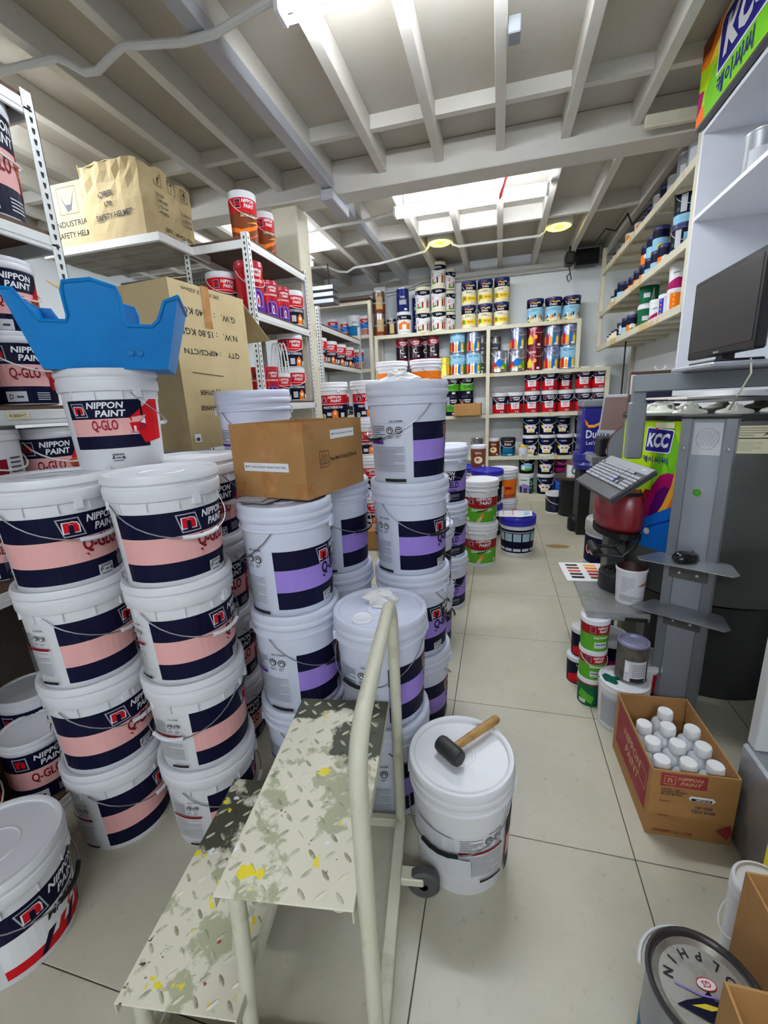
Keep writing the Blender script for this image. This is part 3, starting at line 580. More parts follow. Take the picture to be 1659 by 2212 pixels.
can_type('globack', 0.12, 0.26, WHITE, WHITE, [('r',-0.55,0.35,0.25,0.62,'maroon'),('p',[(-1.5,0.84),(-0.95,0.7),(-0.85,0.1),(-1.5,0.05)],'red'),('p',[(-1.5,0.84),(-1.0,0.7),(-1.0,0.5),(-1.5,0.5)],'navy')]+[('r',0.45,0.85,0.2+0.06*i,0.22+0.06*i,'dgrey') for i in range(8)]+[('r',-0.45,0.1,0.54,0.56,'white'),('r',-0.45,0.0,0.44,0.455,'white'),('r',-0.5,0.3,0.17,0.22,'maroon')]+[('e',-0.4+0.2*i,0.33,0.05,0.02,'white') for i in range(4)])
can_type('bluetub', 0.095, 0.25, WHITE, BLUELS, [('r',-F,F,0.25,0.84,'navy'),('r',-0.5,0.0,0.3,0.8,'lgrey'),('r',0.2,0.5,0.3,0.7,'sky'),('e',-0.7,0.4,0.14,0.06,'dgreen'),('r',-F,F,0.0,0.25,'sky')])
can_type('orangeblue', 0.058, 0.17, WHITE, BLUELS, [('r',-F,F,0.5,0.84,'navy'),('r',-F,F,0.0,0.5,'orange'),('e',0,0.4,0.5,0.14,'white'),('e',0,0.25,0.3,0.1,'green')], handle=None)
can_type('skyblue', 0.06, 0.17, WHITE, BLUELS, [('r',-F,F,0.5,0.84,'navy'),('r',-F,F,0.0,0.5,'sky'),('e',0,0.15,0.6,0.1,'yellow')], handle=None)
can_type('dgreen', 0.072, 0.17, WHITE, WHITE, [('r',-F,F,0.05,0.82,'dgreen'),('r',-0.6,0.1,0.3,0.5,'lgrey'),('l',[(0.3,0.1),(0.45,0.7),(0.6,0.1)],0.03,'lgrey')], handle=None)
can_type('pinkwhite', 0.062, 0.17, WHITE, WHITE, [('p',[(-1.5,0.0),(1.5,0.0),(1.5,0.3),(0,0.42),(-1.5,0.2)],'magenta'),T('paint',-0.2,0.6,0.1,'dgreen',0.7,0.3),('r',0.6,1.1,0.1,0.8,'navy')], handle=None)
can_type('bluebar', 0.06, 0.17, WHITE, WHITE, [('r',-0.9,-0.2,0.05,0.82,'blue'),('r',0.2,0.9,0.05,0.82,'blue')]+[('e',-0.55,0.2+0.18*i,0.1,0.05,'orange') for i in range(4)], handle=None)
can_type('orangebar', 0.062, 0.17, WHITE, WHITE, [('r',-0.8,0.4,0.05,0.82,'orange'),('r',0.6,1.2,0.05,0.82,'brick')]+[('e',-0.3,0.2+0.18*i,0.12,0.06,'amber') for i in range(4)], handle=None)
can_type('smallwhite', 0.045, 0.12, WHITE, BLUELS, [('r',-F,F,0.4,0.8,'cream'),('r',-F,F,0.0,0.3,'brick')], handle=None)
can_type('greytub', 0.075, 0.19, mat('grey_can',(150,152,156),0.4,0.3), mat('grey_can2',(168,170,174),0.35,0.4), [('r',-0.8,0.2,0.2,0.6,'lgrey'),('r',-F,F,0.05,0.2,'brown')], 'tin', None)
can_type('easy5', 0.088, 0.20, WHITE, WHITE, [('r',-F,F,0.0,0.55,'green'),('r',-F,F,0.55,0.84,'dkred')]+lg(-0.35,0.70,0.2,0.1)+np_(0.4,0.71,0.085,0.8)+[T('EASYWASH',0.3,0.45,0.08,'white',1.1),('r',-0.2,0.8,0.1,0.3,'lgrey'),('r',-0.1,0.7,0.2,0.23,'dgrey')])
can_type('oldtin', 0.085, 0.19, mat('rusty_tin',(110,106,100),0.4,0.6,rgb2=(70,62,54),scale=18), mat('grey_violet_lid',(140,140,168),0.4,0.3), [('r',-0.5,1.0,0.05,0.6,'lgrey'),('r',-0.1,0.9,0.05,0.15,'ink'),('r',-0.45,-0.2,0.3,0.55,'white')]+[('r',0.0,0.9,0.2+0.05*i,0.22+0.05*i,'grey') for i in range(7)], 'tin', None)
can_type('greenpic', 0.085, 0.185, mat('green_white_tub',(220,222,218),0.4), WHITE, [('r',-F,F,0.0,0.9,'dgreen'),('p',[(-1.0,0.3),(0.2,0.1),(0.4,0.35),(-0.7,0.6)],'green'),('r',0.5,1.1,0.05,0.8,'dgrey'),('r',-0.9,-0.3,0.08,0.22,'lgrey'),('r',-F,F,0.8,0.9,'red')])
can_type('redglo', 0.09, 0.20, WHITE, WHITE, [('r',-F,F,0.0,0.84,'navy'),('p',[(-1.2,0.05),(1.2,0.05),(1.2,0.6),(0,0.5),(-1.2,0.3)],'red'),('e',0,0.3,0.4,0.15,'brick'),('r',-0.2,0.6,0.05,0.13,'lgrey')]+np_(0.1,0.7,0.07,0.9))
can_type('bigwhite', 0.135, 0.25, WHITE, WHITE, [('r',-1.3,-0.4,0.1,0.75,'lgrey')]+[('r',-1.25,-0.45,0.12+0.04*i,0.135+0.04*i,'grey') for i in range(15)]+[('r',0.5,1.3,0.3,0.8,'dkred'),('r',0.5,1.3,0.0,0.3,'navy')], handle=None)
can_type('navypail', 0.11, 0.22, PB('navy'), WHITE, [('r',-F,F,0.0,0.05,'white'),('r',-0.7,0.7,0.3,0.32,'blue')], handle='strap')
can_type('smalltin', 0.05, 0.14, WHITE, REDL, [('r',-0.6,1.0,0.1,0.9,'white'),('e',0.4,0.5,0.5,0.25,'dgreen'),('e',0.4,0.5,0.3,0.15,'white'),('r',-F,F,0.0,0.07,'red')], 'tin', None)
can_type('yellowtub', 0.1, 0.24, WHITE, WHITE, [('r',-F,F,0.35,0.9,'yellow'),('r',-F,F,0.30,0.32,'red')], 'tin', None)
can_type('plainpot', 0.052, 0.22, WHITE, WHITE, [('r',0.2,0.9,0.5,0.8,'lilac')])
can_type('openred', 0.062, 0.165, WHITE, WHITE, [], handle=None)

# ------------------------------------------------------------------ the room
def world_noise_mat(name, c1, c2, c3, rough, scale=1.6):
    mt = bpy.data.materials.new(name); mt.use_nodes = True; nt = mt.node_tree; p = nt.nodes['Principled BSDF']
    g = nt.nodes.new('ShaderNodeNewGeometry')
    n1 = nt.nodes.new('ShaderNodeTexNoise'); n1.inputs['Scale'].default_value = scale; n1.inputs['Detail'].default_value = 8; n1.inputs['Roughness'].default_value = 0.7
    n2 = nt.nodes.new('ShaderNodeTexNoise'); n2.inputs['Scale'].default_value = scale*22; n2.inputs['Detail'].default_value = 5
    r1 = nt.nodes.new('ShaderNodeValToRGB'); r1.color_ramp.elements[0].position = 0.35; r1.color_ramp.elements[1].position = 0.72
    r1.color_ramp.elements[0].color = lin(c1); r1.color_ramp.elements[1].color = lin(c2)
    r2 = nt.nodes.new('ShaderNodeValToRGB'); r2.color_ramp.elements[0].position = 0.62; r2.color_ramp.elements[1].position = 0.80
    r2.color_ramp.elements[0].color = (0,0,0,1); r2.color_ramp.elements[1].color = (0.5,0.5,0.5,1)
    mx = nt.nodes.new('ShaderNodeMix'); mx.data_type = 'RGBA'
    nt.links.new(g.outputs['Position'], n1.inputs['Vector']); nt.links.new(g.outputs['Position'], n2.inputs['Vector'])
    nt.links.new(n1.outputs['Fac'], r1.inputs['Fac']); nt.links.new(n2.outputs['Fac'], r2.inputs['Fac'])
    nt.links.new(r2.outputs['Color'], mx.inputs[0]); nt.links.new(r1.outputs['Color'], mx.inputs[6]); mx.inputs[7].default_value = lin(c3)
    nt.links.new(mx.outputs[2], p.inputs['Base Color'])
    p.inputs['Roughness'].default_value = rough
    return mt
TILE = world_noise_mat('grey_beige_stone_tile', (196,192,174), (177,172,152), (138,130,110), 0.38)
GROUT = mat('dark_grout', (74,70,62), 0.9)
WALL = world_noise_mat('pale_grey_wall_paint', (236,241,244), (230,235,237), (222,226,228), 0.7, 0.8)
CEIL = world_noise_mat('cream_ceiling_paint', (184,180,171), (176,168,150), (164,154,132), 0.6, 0.8)
JOIST = world_noise_mat('cream_joist_paint', (208,205,198), (198,192,178), (176,168,148), 0.5, 1.2)
XL, XR, YN, YF, ZC = -4.30, 1.52, -2.6, 6.22, 3.06
fl = struct(MB().box(XL-.1,XR+.1,YN-.1,YF+.1,-0.12,-0.003,GROUT), 'floor')
tiles = {}
tx, ty, tw, tl, gp = -0.172, 1.135, 0.594, 0.607, 0.0015
i0 = math.floor((XL-tx)/tw); i1 = math.ceil((XR-tx)/tw); j0 = math.floor((YN-ty)/tl); j1 = math.ceil((YF-ty)/tl)
tm = MB().bbox(gp, tw-gp, gp, tl-gp, -0.010, 0.0, 0.0012, TILE).mesh('floor_tile')
for i in range(i0, i1):
    for j in range(j0, j1):
        x0 = tx+i*tw; y0 = ty+j*tl
        if x0 >= XL-0.01 and x0+tw <= XR+0.01 and y0+tl <= YF+0.01:
            o = link('floor_tile', tm, fl); o.location = (x0,y0,0)
        else:
            xa, xb, ya, yb = max(x0,XL), min(x0+tw,XR), max(y0,YN), min(y0+tl,YF)
            if xb-xa > 0.02 and yb-ya > 0.02: MB().box(xa+gp,xb-gp,ya+gp,yb-gp,-0.010,0.0,TILE).build('floor_tile', fl)
struct(MB().box(XL,XR,YF,YF+.12,-0.003,ZC+.1,WALL), 'wall_back')
struct(MB().box(XL-.12,XL,YN,YF+.12,-0.003,ZC+.1,WALL), 'wall_left')
struct(MB().box(XR,XR+.12,YN,YF+.12,-0.003,ZC+.1,WALL), 'wall_right')
struct(MB().box(XL-.12,XR+.12,YN-.12,YN,-0.003,ZC+.1,WALL), 'wall_front')
# a grey splash band behind the back shelves and a cove trim along the wall top
struct(MB().box(XL,XR,YF-.03,YF-.001,2.86,2.93,JOIST), 'trim_1')
ce = struct(MB().box(XL-.1,XR+.1,YN-.1,YF+.1,ZC+.012,ZC+.1,mat('ceiling_backing',(120,112,98),0.9)), 'ceiling')
JX = [-0.825+0.4*k for k in range(-8,6)]      # joist centres
BY0, BY1 = 3.43, 3.62
noggY = [-1.4, 0.4, 1.2-0.0, 3.05, 4.74, 5.75]
noggY = [-1.3, 0.75, 3.05, 4.74]
xs = [XL]+[x for x in JX if XL < x < XR]+[XR]
ys = [YN]+noggY+[YF]
for a, b in zip(xs[:-1], xs[1:]):
    for c, d in zip(ys[:-1], ys[1:]):
        MB().box(a+.003,b-.003,c+.003,d-.003,ZC,ZC+.012,CEIL).build('ceiling_panel', ce)
for x in JX:
    if XL < x < XR:
        for (c,d) in ((YN,BY0),(BY1,YF-.001)): MB().bbox(x-.028,x+.028,c,d,2.93,ZC,.003,JOIST).build('joist', ce)
for a, b in zip(xs[:-1], xs[1:]):
    for q, z0 in ((noggY[0],2.985),(noggY[1],2.985),(noggY[2],2.985),(noggY[3],2.935)):
        MB().box(a+(.028 if a != XL else 0),b-(.028 if b != XR else 0),q-.022,q+.022,z0,ZC,JOIST).build('nogging', ce)
MB().bbox(XL,XR,BY0,BY1,2.85,ZC,.006,JOIST).build('beam', ce)
MB().bbox(XL,XR,BY0-5.2,BY1-5.2,2.85,ZC,.006,JOIST).build('beam', ce)
pil = MB().bbox(-1.735,-1.525,3.475,3.685,0,2.85,.008,CREAM).build('pillar'); tag(pil,'square cream pillar rising behind the slotted rack to the ceiling beam','pillar')
pil2 = MB().bbox(-1.66,-1.50,6.10,6.218,2.2,2.86,.006,WALL).build('pillar_stub'); tag(pil2,'short pale pilaster on the back wall above the shelves','pilaster')
# grey trunking along the ceiling
t = thing('cable_trunking','grey square cable trunking running the length of the ceiling','trunking')
TRK = mat('grey_trunking',(170,172,178),0.4,0.1)
MB().bbox(-1.262,-1.185,-1.55,3.40,2.862,2.928,.004,TRK).build('duct', t); MB().bbox(-1.255,-1.19,3.64,YF-.06,2.862,2.928,.004,TRK).build('duct', t)
MB().bbox(-1.272,-1.175,3.34,3.70,2.79,2.858,.006,TRK).build('joint_box', t)
# conduits
CON = mat('white_conduit',(206,206,202),0.4)
def conduit(pts, label, r=0.016):
    o = MB().tube(pts, r, CON, 8).build('conduit_pipe'); tag(o, label, 'conduit', 'ceiling conduits'); return o
conduit([(-2.36,1.90,2.905),(-2.1,1.91,2.905),(-1.93,1.92,2.905),(-1.88,1.94,2.885),(-1.83,1.96,2.855),(-1.76,1.965,2.85),(-1.70,1.965,2.875),(-1.6,1.955,2.90),(-1.30,1.945,2.845),(-1.15,1.95,2.845),(-0.88,1.955,2.90)],'bent white conduit crossing the near ceiling under the trunking to the nearest lamp')
conduit([(-1.95,4.12,2.885),(-1.6,4.08,2.885),(-1.45,4.02,2.87),(-1.25,3.95,2.845),(-1.1,3.98,2.86),(-0.86,3.995,2.89)],'white conduit running from the pillar to the long lamp',.013)
conduit([(-2.3,5.10,2.90),(-1.95,5.15,2.90),(-1.85,5.30,2.875),(-1.76,5.34,2.87),(-1.65,5.28,2.89),(-1.3,5.10,2.845),(-1.1,5.04,2.85),(-0.80,5.09,2.90),(-0.76,5.09,2.94),(-0.75,5.09,2.99)],'kinked white conduit leading to the left yellow lamp',.013)
conduit([(-0.52,5.09,2.99),(-0.50,5.09,2.93),(-0.44,5.09,2.905),(0.2,5.095,2.905),(0.36,5.10,2.905),(0.40,5.10,2.94),(0.42,5.10,2.99)],'white conduit strung between the two yellow lamps',.013)
conduit([(-2.2,6.16,2.80),(-1.5,6.16,2.80),(-1.2,6.16,2.82),(-1.0,6.16,2.88),(1.3,6.16,2.88)],'white conduit along the top of the back wall, upper one',.012)
conduit([(-2.4,6.165,2.74),(-1.6,6.165,2.74),(-1.25,6.165,2.79),(-1.0,6.165,2.835),(1.3,6.165,2.835)],'thin white conduit along the top of the back wall, lower one',.009)
# ------------------------------------------------------------------ lamps
LAMPB = mat('lamp_housing',(226,228,232),0.35)
TUBE = emit('fluorescent_tube',(240,246,255),TUBE_POWER)
def lamp(x, y, z, L, label, rz=0.0):
    t = thing('fluorescent_lamp', label, 'lamp', (x,y,z), rz, 'twin tube lamps')
    MB().bbox(-L/2-.03,L/2+.03,-.025,.025,0.0,0.045,.004,LAMPB).build('housing', t)
    for e in (-1,1): MB().bbox(e*(L/2+.015)-.012,e*(L/2+.015)+.012,-.045,.045,-.035,0.02,.004,LAMPB).build('socket', t)
    for e in (-1,1):
        MB().tube([(-L/2+.004,e*.026,-.022),(L/2-.004,e*.026,-.022)],.013,TUBE,6).build('tube', t)
lamp(-0.272,3.995,2.885,1.16,'glowing twin tube lamp hanging under the bright ceiling bay at mid-room')
lamp(-0.272,1.985,2.885,1.16,'glowing twin tube lamp cut off by the top edge of the photo')
lamp(-2.05,4.35,2.885,1.1,'glowing twin tube lamp beyond the cartons, left of the pillar',pi/2)
lamp(-2.95,1.90,2.885,1.16,'glowing twin tube lamp beyond the left edge above the rack')
lamp(-0.85,-2.35,2.885,1.16,'added fill lamp with twin tubes, unseen far behind the viewer, left')  # added out of view to light the fronts of pails and cartons
lamp(0.65,-2.35,2.885,1.16,'added fill lamp with twin tubes, unseen far behind the viewer, right')  # second added lamp out of view, more frontal light
RING = emit('yellow_ring_lamp',(255,236,60),RING_POWER)
RINGC = emit('yellow_ring_centre',(250,205,40),RING_POWER*0.5)
for i,(x,y) in enumerate(((-0.637,5.09),(0.534,5.10))):
    t = thing('round_ceiling_lamp', f'round glowing yellow ceiling lamp, {["left","right"][i]} of the two before the back wall','lamp',(x,y,2.96),0,'yellow ceiling lamps')
    MB().lathe([(0,.10),(.125,.10),(.13,.03),(.128,.01),(.115,0)],LAMPB,28).build('housing', t)
    MB().lathe([(.115,0),(.10,-.008),(.07,-.008),(.055,0)],RING,28).build('ring', t)
    MB().lathe([(.055,0),(.03,-.004),(0,-.004)],RINGC,28).build('diffuser', t)
# camera, speaker, tray, small ceiling bits
t = thing('security_camera','black security camera with dangling cable below the right yellow lamp','camera',(0.72,5.65,2.93))
MB().tube([(0,0,0.0),(0,0,-.06)],.012,BLACKP,8).build('mount', t)
MB().bbox(-.05,.05,-.10,.06,-.20,-.07,.02,BLACKP).build('housing', t)
MB().lathe([(0.035,-.105),(.03,-.125),(0,-.125)],mat('yellow_cap',(226,210,70),0.4),14,M=Matrix.Translation((0,0,-.02)) @ Matrix.Rotation(pi/2,4,'X') @ Matrix.Translation((0,-.12,.0))).build('lens_cover', t)
MB().tube([(0,.02,-.2),(.02,.03,-.26),(-.02,.0,-.30),(.0,-.01,-.36),(.03,0,-.33),(.01,.01,-.25)],.006,BLACKP,6).build('cable', t)
t = thing('wall_speaker','black box speaker high on the back wall near the corner','speaker',(0.96,6.10,2.90))
MB().bbox(-.125,.125,-.10,.05,-.085,.085,.01,BLACKP).build('cabinet', t); MB().bbox(-.11,.11,-.105,-.10,-.072,.072,.002,mat('speaker_cloth',(14,14,16),0.95)).build('grille', t)
o = MB().tube([(0.98,5.8,2.95),(1.02,5.4,2.98),(1.05,5.1,2.86),(1.10,4.9,2.93),(1.12,4.8,2.80),(1.16,4.7,2.84),(1.2,4.5,2.86)],.008,BLACKP,6).build('hanging_cable'); tag(o,'black cable looping from the ceiling to the wall shelf','cable')
t = thing('cable_tray','grey metal bracket unit hanging above the left back shelf','bracket',(-2.05,5.15,2.50))
for dz in (0,.07,.14): MB().bbox(-.28,.20,-.10,.10,dz,dz+.045,.004,GREYM).build('rail', t)
for e in (-.2,.12): MB().tube([(e,0,.18),(e,0,.43)],.006,BLACKP,6).build('hanger', t)
o = MB().bbox(-.055,-.0,1.70,1.78,2.90,2.965,.004,GREYM).build('ceiling_hook'); o.location=(0.06,0.72,0.0); tag(o,'small grey bracket screwed to a ceiling joist','bracket')
o = MB().bbox(-.27,-.15,3.66,3.92,2.965,3.055,.01,LAMPB).build('ceiling_duct'); tag(o,'short white duct box inside the bright ceiling bay','duct')
o = MB().tube([(0.02,3.80,2.93),(0.0,3.82,2.88),(-.02,3.83,2.82),(-.03,3.84,2.80)],[.012,.012,.02,.004],mat('red_ribbon',(190,40,40),0.6),6,flat=.2).build('red_ribbon'); tag(o,'red ribbon hanging from the ceiling beside the long lamp','ribbon')
# ------------------------------------------------------------------ back shelves
TAPED = mat('taped_shelf_edge',(212,206,184),0.5,rgb2=(204,176,124),scale=2.6,lo=0.56,hi=0.60)
SF, SB = 5.85, 6.20
t = thing('wooden_shelf_unit','cream painted wooden shelves with taped edges covering the back wall','shelf unit',(0,0,0))
def shelf(x0,x1,z,par,y0=SF,y1=SB,th=.045):
    o = MB().bbox(x0,x1,y0+.03,y1,z-.022,z,.002,CREAM).build('shelf', par)
    MB().bbox(x0,x1,y0,y0+.03,z-th,z,.003,TAPED).build('edge_strip', o); return o
def upright(x,z0,z1,par,w_=.045,y0=SF,d=.045): return MB().bbox(x-w_/2,x+w_/2,y0-.004,y0+d,z0,z1,.003,CREAM).build('upright', par)
for a,b,z in ((-1.58,.91,2.215),(-1.58,-.145,1.665),(-.145,1.26,1.66),(-1.58,1.26,1.15),(-1.58,1.26,.607),(-1.58,1.26,.10)): shelf(a,b,z,t)
MB().bbox(-1.58,1.26,SF,SF+.03,0,.055,.003,TAPED).build('plinth', t)
for x,z0,z1 in ((-1.59,0,2.215),(-.145,0,2.19),(.895,1.66,2.215),(1.245,0,1.66)): upright(x,z0,z1,t)
for x in (-1.59,-.145,.895,1.245): MB().bbox(x-.02,x+.02,SB-.045,SB,0,2.19 if x < 1 else 1.63,.002,CREAM).build('rear_upright', t)
t = thing('wooden_shelf_unit','narrow cream shelf unit at the left end of the back wall','shelf unit')
for z in (2.65,2.235,1.81,1.15,.6): shelf(-2.55,-1.635,z,t,5.80,6.18)
for x in (-2.53,-1.645): upright(x,0,2.65,t,y0=5.80)
o = MB().bbox(-2.5,-1.62,5.72,6.1,2.652,2.675,.003,BOARD).build('hardboard_sheet'); o.rotation_euler=(0,0,0); tag(o,'loose brown board lying on top of the left back shelf','board')

def row(key, xs_, z, desc, where, order='', y=5.97, **k):
    for x in xs_: can(key, x, y+random.uniform(-.012,.012), z, desc, where, order, rot=random.uniform(-.15,.15)+k.get('r0',0), hrot=random.uniform(-.5,.7), s=k.get('s',1), handle=k.get('handle',True))
Z1,Z2,Z3,Z4,Z5 = 2.216,1.666,1.151,.608,.101
TOPW = 'on top of the back shelves'
can('tinbrown',-1.553,5.96,Z1,'silver and brown tin',TOPW,'lower'); can('tinbrown',-1.553,5.96,Z1+.272,'silver and brown tin',TOPW,'upper')
can('tindark',-1.392,5.95,Z1,'small dark tin with tan panel',TOPW)
can('orangehouse',-1.222,5.95,Z1,'white can with orange house',TOPW); can('tinblue',-1.232,5.95,Z1+.267,'glossy blue tin',TOPW)
can('tinblue',-1.07,6.08,Z1,'glossy blue tin in the rear',TOPW,'lower',s=.8); can('tinblue',-1.07,6.08,Z1+.226,'glossy blue tin in the rear',TOPW,'upper',s=.8)
for i in range(2): can('villa',-.974,5.96,Z1+.267*i,'white villa-picture can',TOPW+', left stack',['lower','upper'][i],rot=.05)
for i in range(3): can('villa',-.771,5.96,Z1+.267*i,'white villa-picture can',TOPW+', middle stack',['bottom','middle','top'][i],rot=-.05)
for i in range(3): can('villa',-.655,6.10,Z1+.25*i,'white villa-picture can',TOPW+', rear stack',['bottom','middle','top'][i],rot=.9,s=.9)
for i in range(2): row('dyellow',[-.393,-.195,.005],Z1+.272*i,'navy, cream and yellow can',TOPW,['lower row','upper row'][i])
row('dsky',[.40,.607,.815],Z1,'navy and sky-blue can',TOPW)
can('dsky',.70,6.10,Z1,'navy and sky-blue can hidden behind the others',TOPW,s=.95)
W2='on the second back shelf'
for i in range(2): row('maroon',[-1.266,-1.087,-.851],Z2+.247*i,'maroon and black tin',W2,['lower row','upper row'][i])
for i in range(2): can('maroon',-.965,6.10,Z2+.247*i,'maroon and black tin in the rear',W2,['lower','upper'][i])
can('yellowtin',-.701,5.95,Z2,'yellow tin',W2)
for i in range(2): row('kcc',[-.534],Z2+.272*i,'silver tin with coloured houses',W2+' left of divider',['lower','upper'][i])
can('kcc',-.329,5.97,Z2,'silver tin with coloured houses',W2+' next to the divider','lower'); can('kccblue',-.329,5.97,Z2+.272,'dark silver tin with houses',W2+' next to the divider','upper')
for i in range(2): can('greytin',-.235,6.12,Z2+.24*i,'plain grey tin behind the silver tins',W2,['lower','upper'][i])
for i in range(2): can('greytin',-.06,6.13,Z2+.24*i,'plain grey tin right of the divider',W2,['lower','upper'][i],s=.9)
can('kcchouse',-.01,5.93,Z2,'silver tin with blue house',W2+' right of the divider')
can('kcchouse',.207,5.95,Z2,'silver tin with blue house',W2+' under the blue-grey tin'); can('kccblue',.207,5.95,Z2+.257,'blue-grey tin with houses',W2,'over the silver house tin')
for i in range(2): can('kccred',.411,5.97,Z2+.272*i,'wine-red tin with yellow house',W2,['lower','upper'][i])
for i in range(2): can('kccblue',.612,5.97,Z2+.272*i,'blue-grey tin with houses',W2+', left of the end stack',['lower','upper'][i])
can('kcc',.803,5.97,Z2,'silver tin with coloured houses',W2+' at the right end'); can('kccblue',.803,5.97,Z2+.272,'blue-grey tin with houses',W2+' at the right end')
W3='on the third back shelf'
for i in range(2): row('qlac',[-.79,-.60,-.42],Z3+.262*i,'green and navy can',W3,['lower row','upper row'][i])
row('cc',[.009,.203,.405,.61,.804,1.005,1.18],Z3,'navy and red panelled can',W3,'lower row',y=5.98,handle=True)
row('cc',[.405,.61,1.0,1.18],Z3+.264,'navy and red panelled can',W3,'upper row',y=5.98)
can('cc',.80,6.06,Z3+.264,'navy and red can pushed to the rear',W3,s=.85)
o = MB().bbox(-.56,-.22,5.70,5.98,1.0,1.15,.004,CARD).build('cardboard_carton'); o.location=(0,0,0.002-.0); o.location.z=.152; tag(o,'small brown carton at the front of the third back shelf','carton')
W4='on the fourth back shelf'
can('greytin',-.278,5.95,Z4,'plain grey tin',W4); can('browntub',-.061,5.97,Z4,'brown tub with white lid',W4); can('dbluepail',.123,5.96,Z4,'navy and teal can with coloured swirl',W4,hrot=.1)
can('cup',.315,5.885,Z4,'small white cup with yellow rim',W4)
EX='navy can with white shirt picture'
row('expo',[.405,.613,.822,.965+.065],Z4,EX,W4,'lower row',y=5.99)
row('expo',[.405,.613,1.03],Z4+.264,EX,W4,'upper row',y=5.99); can('expo',.80,6.08,Z4+.264,EX+' in the rear',W4,s=.9)
W5='on the bottom back shelf'
can('kccwhite',.367,5.97,Z5,'white can with dark green strip',W5); can('expogreen',.367,5.97,Z5+.272,'black can with sky picture',W5)
for i in range(2): can('expo',.606,5.97,Z5+.264*i,EX,W5,['lower','upper'][i])
can('plainblue',.79,6.02,Z5,'plain blue can',W5); can('redpurple',.79,6.02,Z5+.262,'navy and magenta can',W5)
WL='on the left back unit'
can('hifix',-2.46,5.92,2.236,'white can with brick picture',WL+', upper shelf',rot=.1); can('hifix',-2.205,5.92,2.236,'white can with brick picture',WL+', upper shelf',handle=True)
can('hifix',-2.33,6.04,2.236,'rear white can with raised strap',WL,s=.9); can('hifix',-2.05,5.96,2.236,'white can with brick picture',WL+', upper shelf',s=.85); can('bluewhite',-1.90,5.93,2.236,'white and teal can',WL); can('hifix',-1.745,5.92,2.236,'white can with brick picture',WL+', upper shelf')
can('bluepail',-2.43,5.93,1.811,'bright blue can with white lid',WL+', lower shelf'); can('bluepail',-2.21,5.93,1.811,'bright blue can with white lid',WL+', lower shelf'); can('bluepail',-2.03,6.02,1.811,'bright blue can with white lid',WL+', lower shelf',s=.9); can('hifix',-1.87,5.94,1.811,'white can with brick picture',WL+', lower shelf',s=1.08)
for x in (-2.35,-2.0,-1.8): can('navypail',x,5.98,1.151,'navy tub',WL+', third shelf')
# brown tub on the pails behind the bright blue lid
for i in range(2): pail('bluelid','paint_pail',-.275,4.63,i*0.330,0,f'blue-lidded white pail under the brown tub, {["lower","upper"][i]} one',None)
can('browntub',-.20,4.61,.661,'brown tub with white lid','on a blue lid in front of the back shelves')

# ------------------------------------------------------------------ slotted steel racks on the left
DARK = mat('dark_slot',(30,30,32),0.8)
def slot_rows(x, y, z0, z1, face):
    """punched keyhole slots on the two outer faces of a post"""
    mb = MB(); z = z0+.02
    while z < z1-.02:
        for f, ua, va, off in face:
            c = Vector((x,y,z))+Vector(off); ua_ = Vector(ua); n = ua_.cross(Vector((0,0,1)))
            P = [c+ua_*a*.0055+Vector((0,0,b*.009))-n*.0 for a,b in ((-1,.9),(1,.9),(.9,-.1),(.45,-1),(-.45,-1),(-.9,-.1))]
            mb.poly(P, DARK)
        z += .0305
    return mb
def rack(name, label, x0, x1, y0, y1, shelves, top, slots=()):
    """x1 = aisle side; posts are angle sections"""
    t = thing(name, label, 'rack', (0,0,0)); th = .0022; w_ = .038
    for px, sx in ((x1,-1),(x0,1)):
        for py, sy in ((y0,1),(y1,-1)):
            mb = MB()
            mb.box(min(px,px+sx*th),max(px,px+sx*th),min(py,py+sy*w_),max(py,py+sy*w_),0,top,RACK)
            mb.box(min(px,px+sx*w_),max(px,px+sx*w_),min(py,py+sy*th),max(py,py+sy*th),0,top,RACK)
            p = mb.build('post', t)
            if slots == 'all' or (px,py) in slots:
                s_ = slot_rows(px,py,.9,top,(('a',(0,1,0),None,(-sx*.0006,sy*.019,0)),('b',(1,0,0),None,(sx*.019,-sy*.0006,0))))
                q = s_.build('slot_row', p); q['kind'] = 'stuff'
    for z in shelves:
        b = MB().box(x0+.004,x1-.004,y0+.004,y1-.004,z-.018,z-.003,BOARD).build('shelf_board', t)
        for (a,c,d,e) in ((x1-.012,x1-.002,y0+.01,y1-.01),(x0+.002,x0+.012,y0+.01,y1-.01),(x0+.01,x1-.01,y0+.002,y0+.012),(x0+.01,x1-.01,y1-.012,y1-.002)):
            mb = MB(); mb.bbox(a,c,d,e,z-.062,z-.014,.003,RACK)
            if c-a < e-d: mb.box(a+(.010 if a > x0+.1 else -.002),c+(.002 if a > x0+.1 else -.010),d,e,z-.046,z-.040,RACK)
            mb.build('shelf_beam', t)
    return t
RX = -1.475
nr = rack('steel_rack','white slotted steel rack at the left edge, shelves full of pink and navy cans',RX-.46,RX,-.45,1.345,(.06,.855,1.405,1.972,2.362),2.372,'all')
MB().box(RX-.458,RX-.452,-.40,1.30,.06,1.95,mat('added_brown_backing',(96,84,72),.8,var=.2)).build('back_panel', nr); MB().box(RX-.44,RX-.04,1.336,1.342,.06,.80,mat('added_dark_end',(52,48,44),.8)).build('end_panel', nr)  # added back and end panels, keeping the space behind the lower shelves dark
rack('steel_rack','white slotted steel rack in front of the pillar with red-labelled cans',RX-.45,RX,2.60,3.45,(.06,.855,1.405,1.962,2.362),2.385,'all')
rack('steel_rack','white slotted steel rack further back, between the pillar and the left back shelf',-2.20,-1.72,4.25,5.60,(.06,.7,1.25,1.80,2.15),2.30,'all')
o = MB().box(-1.62,-1.49,RX,RX,0,0,RACK)
